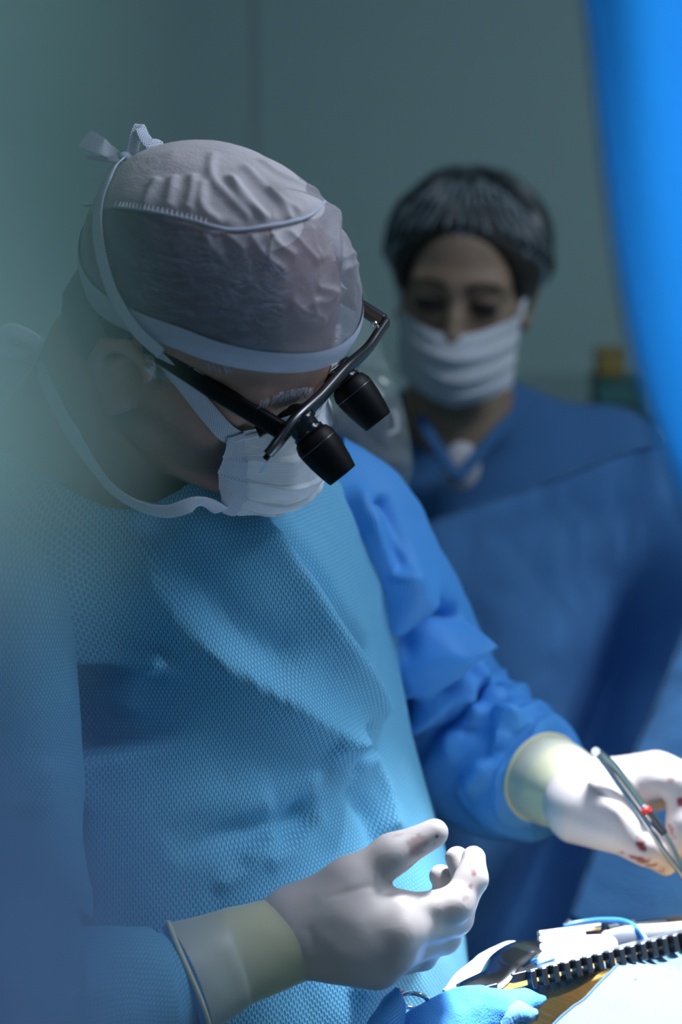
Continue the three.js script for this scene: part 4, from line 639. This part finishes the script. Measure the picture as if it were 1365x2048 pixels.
{ // nearer drape standing up at the right, behind the holding hand
  const g = thing('surgical_drape', 'blue drape fold rising at the right behind the hand with forceps', 'drape', at(1300, 2100, 1.86).setY(0.9), 'table drapes');
  const fn = (u, v) => { const a = at(lerp(1385, 1130, v) + 20 * v, lerp(1240, 1850, v), lerp(1.88, 1.84, v)), p = a.clone().add(V(0.34 * u, 0, -0.03 * Math.sin(u * 9 + v * 2.5) - 0.05 * u)); p.z += 0.012 * fbm(u * 5, v * 5, 9); return p; };
  part('cloth', sheet(90, 80, fn, 0.35, 0.4), M.drape, g);
  part('hem', tube(Array.from({ length: 30 }, (_, i) => fn(0, i / 29)), 0.003, 80, 8), M.drape, g);
}
{ // blue sheet hanging close at the right, from the ceiling rail
  const g = thing('hanging_sheet', 'bright blue sheet hanging out of focus down the right edge', 'drape', V(0.5, 0, -0.9));
  const e = new THREE.CatmullRomCurve3([at(1060, -900, 0.95).setY(2.86), at(1150, -200, 0.93), at(1178, 100, 0.92), at(1210, 400, 0.9), at(1250, 650, 0.88), at(1305, 850, 0.86), at(1385, 1030, 0.84), at(1500, 1250, 0.82)], false, 'centripetal');
  const fn = (u, v) => { const p = e.getPoint(v); return p.add(V(0.55 * u, 0, -0.1 * u + 0.03 * Math.sin(u * 16 + v * 2 + 0.6) + 0.01 * Math.sin(u * 37))); };
  part('cloth', sheet(140, 90, fn, 0.6, 1.4), M.blueSheet, g);
  part('hem', tube(Array.from({ length: 40 }, (_, i) => fn(0, i / 39)), 0.003, 120, 8), M.blueSheet, g);
  const c = fn(0, 0), d = fn(1, 0); part('rail', rod(V(c.x - 0.05, RH - 0.02, c.z), V(d.x + 0.05, RH - 0.02, d.z), 0.012), M.steel, g);
}
{ // pale green and blue cloths very near the lens at the left
  const e = new THREE.CatmullRomCurve3([at(130, -1400, 0.21), at(140, -300, 0.2), at(150, 100, 0.195), at(120, 350, 0.19), at(120, 600, 0.19), at(180, 820, 0.19), at(185, 980, 0.19), at(80, 1180, 0.19), at(0, 1350, 0.19)], false, 'centripetal');
  const g = thing('hanging_sheet', 'pale green cloth hanging blurred at the upper left, closest to the lens', 'drape', at(-400, 1000, 0.2));
  const top = e.getPoint(0), up = 1.0;
  const fn = (u, v) => { const p = e.getPoint(v); return p.add(V(-0.16 * u, 0, 0.012 * Math.sin(u * 14 + v * 3) - 0.004)); };
  part('cloth', sheet(50, 90, fn, 0.2, 0.3), M.greenCloth, g);
  part('hem', tube(Array.from({ length: 40 }, (_, i) => fn(0, i / 39)), 0.0012, 120, 8), M.greenCloth, g);
  const e2 = new THREE.CatmullRomCurve3([at(-60, 1150, 0.185), at(0, 1320, 0.185), at(100, 1440, 0.185), at(290, 1570, 0.185), at(370, 1720, 0.185), at(340, 1850, 0.185), at(300, 2050, 0.185), at(250, 2500, 0.185), at(230, 3200, 0.185)], false, 'centripetal');
  const h = thing('hanging_sheet', 'greyish blue cloth hanging blurred at the lower left, closest to the lens', 'drape', at(-400, 2000, 0.19));
  const fn2 = (u, v) => { const p = e2.getPoint(v); return p.add(V(-0.16 * u, 0, 0.012 * Math.sin(u * 12 + v * 4) - 0.004)); };
  part('cloth', sheet(50, 80, fn2, 0.2, 0.3), M.blueCloth, h);
  part('hem', tube(Array.from({ length: 40 }, (_, i) => fn2(0, i / 39)), 0.0012, 120, 8), M.blueCloth, h);
}
// ------------------------------------------------------------------ table, patient, wound field
{
  const t = thing('operating_table', 'steel operating table hidden under the blue drapes', 'table', V(0.55, 0, -1.75));
  part('tabletop', box(0.2, 1.6, 0.84, 0.9, -1.82, -1.4), M.steelDark, t);
  part('pedestal', box(0.7, 1.0, 0.05, 0.84, -1.85, -1.55), M.steel, t); part('base', box(0.5, 1.2, 0, 0.05, -1.95, -1.45), M.steel, t);
}
const SK = 1.02;
{
  const p = thing('person', 'patient covered by drapes, a strip of iodine-yellow skin showing below the toothed bar', 'person', V(0.5, 0.9, -1.6));
  const f = new Field(), c = atY(1190, 1990, SK); f.ell(V(c.x + 0.16, 0.96, c.z - 0.06), [V(1, 0, 0), V(0, 1, 0), V(0, 0, 1)], [0.24, 0.055, 0.2], 0.01);
  part('body', cylUV(f.mesh(0.006), V(c.x + 0.1, 0.9, c.z), V(0.8, 0, -0.6).normalize(), 0.2, 1), M.iodine, p, 'iodine-yellow skin under clear film');
}
{ // drapes round the wound
  const g = thing('surgical_drape', 'pale lit drape with water drops covering the patient at lower right corner', 'drape', atY(1365, 2048, 0.95), 'table drapes');
  const e = new THREE.CatmullRomCurve3([atY(960, 2200, 1.031), atY(1120, 2052, 1.032), atY(1190, 1992, 1.032), atY(1264, 1924, 1.033), atY(1320, 1900, 1.034), atY(1480, 1850, 1.034)], false, 'centripetal');
  const fn = (u, v) => { const p = e.getPoint(v); p.x += 0.3 * u; p.z += 0.3 * u; p.y += 0.007 * Math.sin(u * 14 + 1.2) * smooth(0, 0.1, u) - 0.12 * u * u + 0.005 * fbm(u * 6, v * 6, 4) + 0.004 * smooth(0.06, 0, u); return p; };
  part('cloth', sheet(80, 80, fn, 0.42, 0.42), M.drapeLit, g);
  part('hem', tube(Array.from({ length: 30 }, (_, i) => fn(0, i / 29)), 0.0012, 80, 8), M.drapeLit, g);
  const drops = []; for (const [u, v] of [[0.08, 0.62], [0.12, 0.7], [0.2, 0.66], [0.05, 0.5], [0.17, 0.56], [0.28, 0.6]]) { const q = fn(u, v); drops.push(new THREE.SphereGeometry(0.0011, 10, 8).translate(q.x, q.y + 0.0006, q.z)); }
  part('water_drop', drops, mat({ color: rgb(0.9, 0.95, 1), roughness: 0.05, clearcoat: 1 }), g);
}
{
  const g = thing('surgical_drape', 'bunched bright blue drape edge folded below the steel blade', 'drape', at(900, 2040, 1.5), 'table drapes');
  const bump = (s, th, p) => 0.006 * fbm(p.x * 30, p.y * 30, p.z * 30, 3);
  const st = [{ p: at(840, 2150, 1.48), a: 0.035, b: 0.03 }, { p: at(880, 2080, 1.49), a: 0.03, b: 0.03 }, { p: at(930, 2046, 1.5), a: 0.025, b: 0.026 }, { p: at(990, 2022, 1.515), a: 0.016, b: 0.02 }, { p: at(1050, 2004, 1.535), a: 0.011, b: 0.014 }, { p: at(1085, 1996, 1.545), a: 0.004, b: 0.006 }];
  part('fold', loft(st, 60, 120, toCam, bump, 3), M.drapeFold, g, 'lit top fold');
  part('fold', loft([{ p: at(745, 2130, 1.46), a: 0.02 }, { p: at(770, 2060, 1.465), a: 0.014, b: 0.012 }, { p: at(790, 2000, 1.47), a: 0.009, b: 0.008 }, { p: at(796, 1976, 1.472), a: 0.003 }], 40, 60, toCam, (s, th, p) => 0.002 * fbm(p.x * 60, p.y * 60, p.z * 60, 2), 3), M.sleeve, g, 'small upright blue fold');
  part('fold', loft([{ p: at(990, 2050, 1.5), a: 0.012 }, { p: at(1040, 2030, 1.51), a: 0.012 }, { p: at(1072, 2030, 1.515), a: 0.006 }], 30, 40, toCam, bump, 3), M.drape, g);
  part('fold', loft([{ p: at(1010, 1992, 1.55), a: 0.004 }, { p: at(1080, 1984, 1.558), a: 0.008, b: 0.006 }, { p: at(1160, 1955, 1.58), a: 0.006 }, { p: at(1220, 1930, 1.6), a: 0.003 }], 30, 50, toCam, (s, th, p) => 0.002 * fbm(p.x * 60, p.y * 60, p.z * 60, 2), 3), M.drapeLit, g);
}
{ // ring-handled instrument at the lower left of the wound
  const g = thing('clamp_ring', 'small steel finger ring of a clamp standing beside the blue fold', 'instrument', at(830, 2000, 1.5)), c = at(828, 2002, 1.5), X = dirC(1, -0.15, 0.1), Y = dirC(0.1, 0.6, 0.8), pts = [];
  for (let i = 0; i <= 36; i++) { const a = i / 36 * 6.2832; pts.push(c.clone().addScaledVector(X, 0.0105 * Math.cos(a)).addScaledVector(Y, 0.0125 * Math.sin(a))); }
  part('ring', tube(pts, 0.0017, 90, 10), M.chrome, g); part('shank', rod(pts[32], at(905, 2030, 1.51), 0.0018), M.chrome, g);
  part('blood_drop', new THREE.SphereGeometry(0.0022, 12, 10).scale(0.9, 1.2, 1).translate(...at(806, 1988, 1.497).toArray()), M.red, g);
}
{ // rib retractor: toothed rack and blade
  const a = at(925, 1998, 1.515), b = at(1018, 1957, 1.545), c = at(1400, 1862, 1.62), X = c.clone().sub(b).normalize(), Z = V(0, 0, 1).addScaledVector(X, -X.z).normalize().add(V(0, 0.35, 0)).addScaledVector(X, -0.35 * X.y).normalize(), Y = Z.clone().cross(X).normalize();
  const g = thing('rib_retractor', 'steel rib retractor with dark toothed rack bar and curved blade across the wound', 'retractor', b);
  const L = c.distanceTo(b); part('rack_bar', slab(b.clone().lerp(c, 0.5), X, Y, Z, L, 0.007, 0.013, 0.001), M.steelDark, g, 'dark toothed bar');
  const n = 19, step = 0.0098; for (let i = 0; i < n; i++) { const q = b.clone().addScaledVector(X, 0.014 + i * step).addScaledVector(Z, 0.0095).addScaledVector(Y, -0.003); if (0.014 + i * step > L) break; part('tooth', slab(q, X, Y, Z, 0.0046, 0.013, 0.0085, 0.001), M.steelDark, g); }
  part('rack_foot', slab(a.clone().lerp(at(985, 1975, 1.535), 0.5), X, Y, Z, 0.03, 0.009, 0.012, 0.001), M.steel, g, 'squared end of the bar');
  const bl = smoothPath([at(930, 1985, 1.525), at(985, 1960, 1.54), at(1010, 1925, 1.56), at(1050, 1898, 1.58), at(1085, 1888, 1.6)], 30);
  part('blade', ribbon(bl, bl.map((p, i) => 0.02 + 0.006 * Math.sin(i / 30 * 3.14)), dirC(-0.25, 0.75, 0.6), 0.0018), M.bladeSteel, g, 'mirror-bright curved blade');
  const b2 = smoothPath([at(1205, 1885, 1.63), at(1270, 1872, 1.635), at(1330, 1868, 1.64), at(1390, 1862, 1.645)], 16); part('blade', ribbon(b2, 0.017, dirC(0, 0.5, 0.85), 0.002), M.steel, g, 'grey far blade with blood traces');
  part('arm', rod(at(1000, 1968, 1.545), at(1030, 1930, 1.56), 0.003), M.chrome, g);
}
{
  const g = thing('gauze_pad', 'glaring white gauze pad packed behind the toothed bar', 'gauze', at(1120, 1930, 1.6));
  const st = [{ p: at(1022, 1932, 1.575), a: 0.003 }, { p: at(1060, 1922, 1.585), a: 0.009, b: 0.014 }, { p: at(1120, 1908, 1.6), a: 0.011, b: 0.02 }, { p: at(1180, 1894, 1.615), a: 0.009, b: 0.02 }, { p: at(1218, 1886, 1.625), a: 0.006, b: 0.012 }, { p: at(1228, 1884, 1.627), a: 0.002 }];
  part('cloth', loft(st, 40, 80, toCam, (s, th, p) => 0.0016 * fbm(p.x * 70, p.y * 70, p.z * 70, 2), 3), M.gauze, g);
  const k = st[1].p; const mk = smoothPath([at(1045, 1934, 1.566), at(1075, 1918, 1.567), at(1072, 1928, 1.566), at(1110, 1917, 1.575)], 14); part('marking_thread', tube(mk, 0.0009, 40, 6), M.blueTube, g, 'blue thread in the gauze');
  const h = thing('gauze_pad', 'long white gauze strip lying left of the mirror-bright blade', 'gauze', at(970, 1940, 1.58));
  part('cloth', loft([{ p: at(890, 1985, 1.55), a: 0.002 }, { p: at(930, 1960, 1.565), a: 0.008, b: 0.01 }, { p: at(980, 1925, 1.585), a: 0.009, b: 0.012 }, { p: at(1030, 1898, 1.605), a: 0.006, b: 0.01 }, { p: at(1050, 1890, 1.61), a: 0.002 }], 36, 60, toCam, (s, th, p) => 0.0012 * fbm(p.x * 70, p.y * 70, p.z * 70, 2), 3), M.gauze, h);
}
{ // tubes and rods above the gauze
  const T = (x0, y0, x1, y1, d0, d1, r, label) => { const g = thing('steel_tube', label, 'instrument', at(x0, y0, d0), 'steel tubes over the gauze'); part('tube', lathe([[r, 0], [r, at(x0, y0, d0).distanceTo(at(x1, y1, d1))], [r * 0.7, at(x0, y0, d0).distanceTo(at(x1, y1, d1))], [r * 0.7, 0.003], [r, 0]], at(x0, y0, d0), at(x1, y1, d1).sub(at(x0, y0, d0)), 24), M.chrome, g); part('bore', lathe([[0.0001, 0.002], [r * 0.72, 0.002]], at(x0, y0, d0), at(x1, y1, d1).sub(at(x0, y0, d0)), 20), M.black, g); return g; };
  T(1078, 1868, 1200, 1852, 1.622, 1.64, 0.0028, 'longer steel tube lying along the top of the white gauze');
  T(1078, 1878, 1170, 1868, 1.615, 1.63, 0.0022, 'thin steel tube just below the longer tube on the gauze');
  T(1216, 1858, 1268, 1846, 1.64, 1.655, 0.003, 'short open steel tube under the blue hose arch');
  T(1262, 1852, 1332, 1846, 1.655, 1.67, 0.0024, 'steel rod right of the blue hose arch');
  const g = thing('blue_hose', 'thin translucent blue hose arching over the steel tubes', 'hose', at(1200, 1850, 1.65));
  part('hose', tube([at(1128, 1852, 1.645), at(1160, 1845, 1.65), at(1205, 1840, 1.65), at(1250, 1843, 1.645), at(1278, 1860, 1.635), at(1296, 1884, 1.625)], 0.0021, 60, 10), M.blueTube, g); part('nozzle', rod(at(1130, 1850, 1.645), at(1140, 1838, 1.647), 0.0014), M.chrome, g);
}
// ------------------------------------------------------------------ behind: clear plastic cover, cabinet with boxes
{
  const g = thing('plastic_cover', 'clear crinkled plastic cover hanging between loupes and nurse', 'plastic cover', at(740, 1000, 2.0)), e = new THREE.CatmullRomCurve3([[716, 560], [745, 640], [775, 730], [800, 800], [818, 880], [822, 940], [800, 990], [760, 1030]].map(q => at(q[0], q[1], 2.0)), false, 'centripetal');
  part('film', sheet(60, 80, (u, v) => { const p = e.getPoint(v); return p.add(V(-0.16 * u, 0, 0.02 * Math.sin(u * 5) + 0.006 * fbm(u * 8, v * 12, 2))); }), M.plastic, g);
  part('welded_edge', tube(e.getPoints(50), 0.0012, 100, 6), M.plastic, g); 
  part('stand_pole', rod(at(540, 470, 2.0), at(540, 470, 2.0).setY(0), 0.009), M.steel, g); part('hook_arm', rod(at(540, 500, 2.0), at(712, 566, 2.0), 0.003), M.steel, g); part('stand_base', new THREE.CylinderGeometry(0.1, 0.11, 0.03, 40).translate(at(540, 470, 2.0).x, 0.015, at(540, 470, 2.0).z), M.steelDark, g);
  part('port', tube([at(786, 820, 1.99), at(793, 840, 1.99), at(792, 862, 1.99), at(778, 868, 1.99)], 0.0022, 30, 8), M.white, g, 'pale moulded port');
}
{
  const b = at(1225, 800, 3.0), g = thing('storage_cabinet', 'low grey cabinet behind the person in bouffant cap', 'cabinet', V(b.x + 0.15, 0, b.z - 0.05));
  part('carcass', box(b.x - 0.12, b.x + 0.5, 0.02, b.y - 0.012, b.z - 0.25, b.z + 0.1), M.ceiling, g); part('top', box(b.x - 0.13, b.x + 0.51, b.y - 0.012, b.y, b.z - 0.26, b.z + 0.11), M.steel, g); part('plinth', box(b.x - 0.1, b.x + 0.48, 0, 0.02, b.z - 0.22, b.z + 0.06), M.steelDark, g); part('door', box(b.x - 0.11, b.x + 0.49, 0.05, b.y - 0.03, b.z + 0.1, b.z + 0.115), M.ceiling, g);
  const y = thing('yellow_container', 'small yellow container on top of the dark teal box', 'container', V(b.x, b.y + 0.035, b.z)); part('tub', slab(V(b.x - 0.005, b.y + 0.052, b.z), V(1, 0, 0), V(0, 1, 0), V(0, 0, 1), 0.04, 0.034, 0.05, 0.006), M.yellow, y); part('lid', slab(V(b.x - 0.005, b.y + 0.072, b.z), V(1, 0, 0), V(0, 1, 0), V(0, 0, 1), 0.044, 0.006, 0.054, 0.002), M.yellow, y);
  const t = thing('teal_box', 'dark teal box under the yellow container behind the shoulder', 'box', V(b.x + 0.01, b.y, b.z)); part('tray', slab(V(b.x + 0.01, b.y + 0.016, b.z), V(1, 0, 0), V(0, 1, 0), V(0, 0, 1), 0.075, 0.032, 0.08, 0.004), M.teal, t); part('rim', slab(V(b.x + 0.01, b.y + 0.0325, b.z), V(1, 0, 0), V(0, 1, 0), V(0, 0, 1), 0.08, 0.004, 0.085, 0.001), M.teal, t);
}
renderer.render(scene, camera);
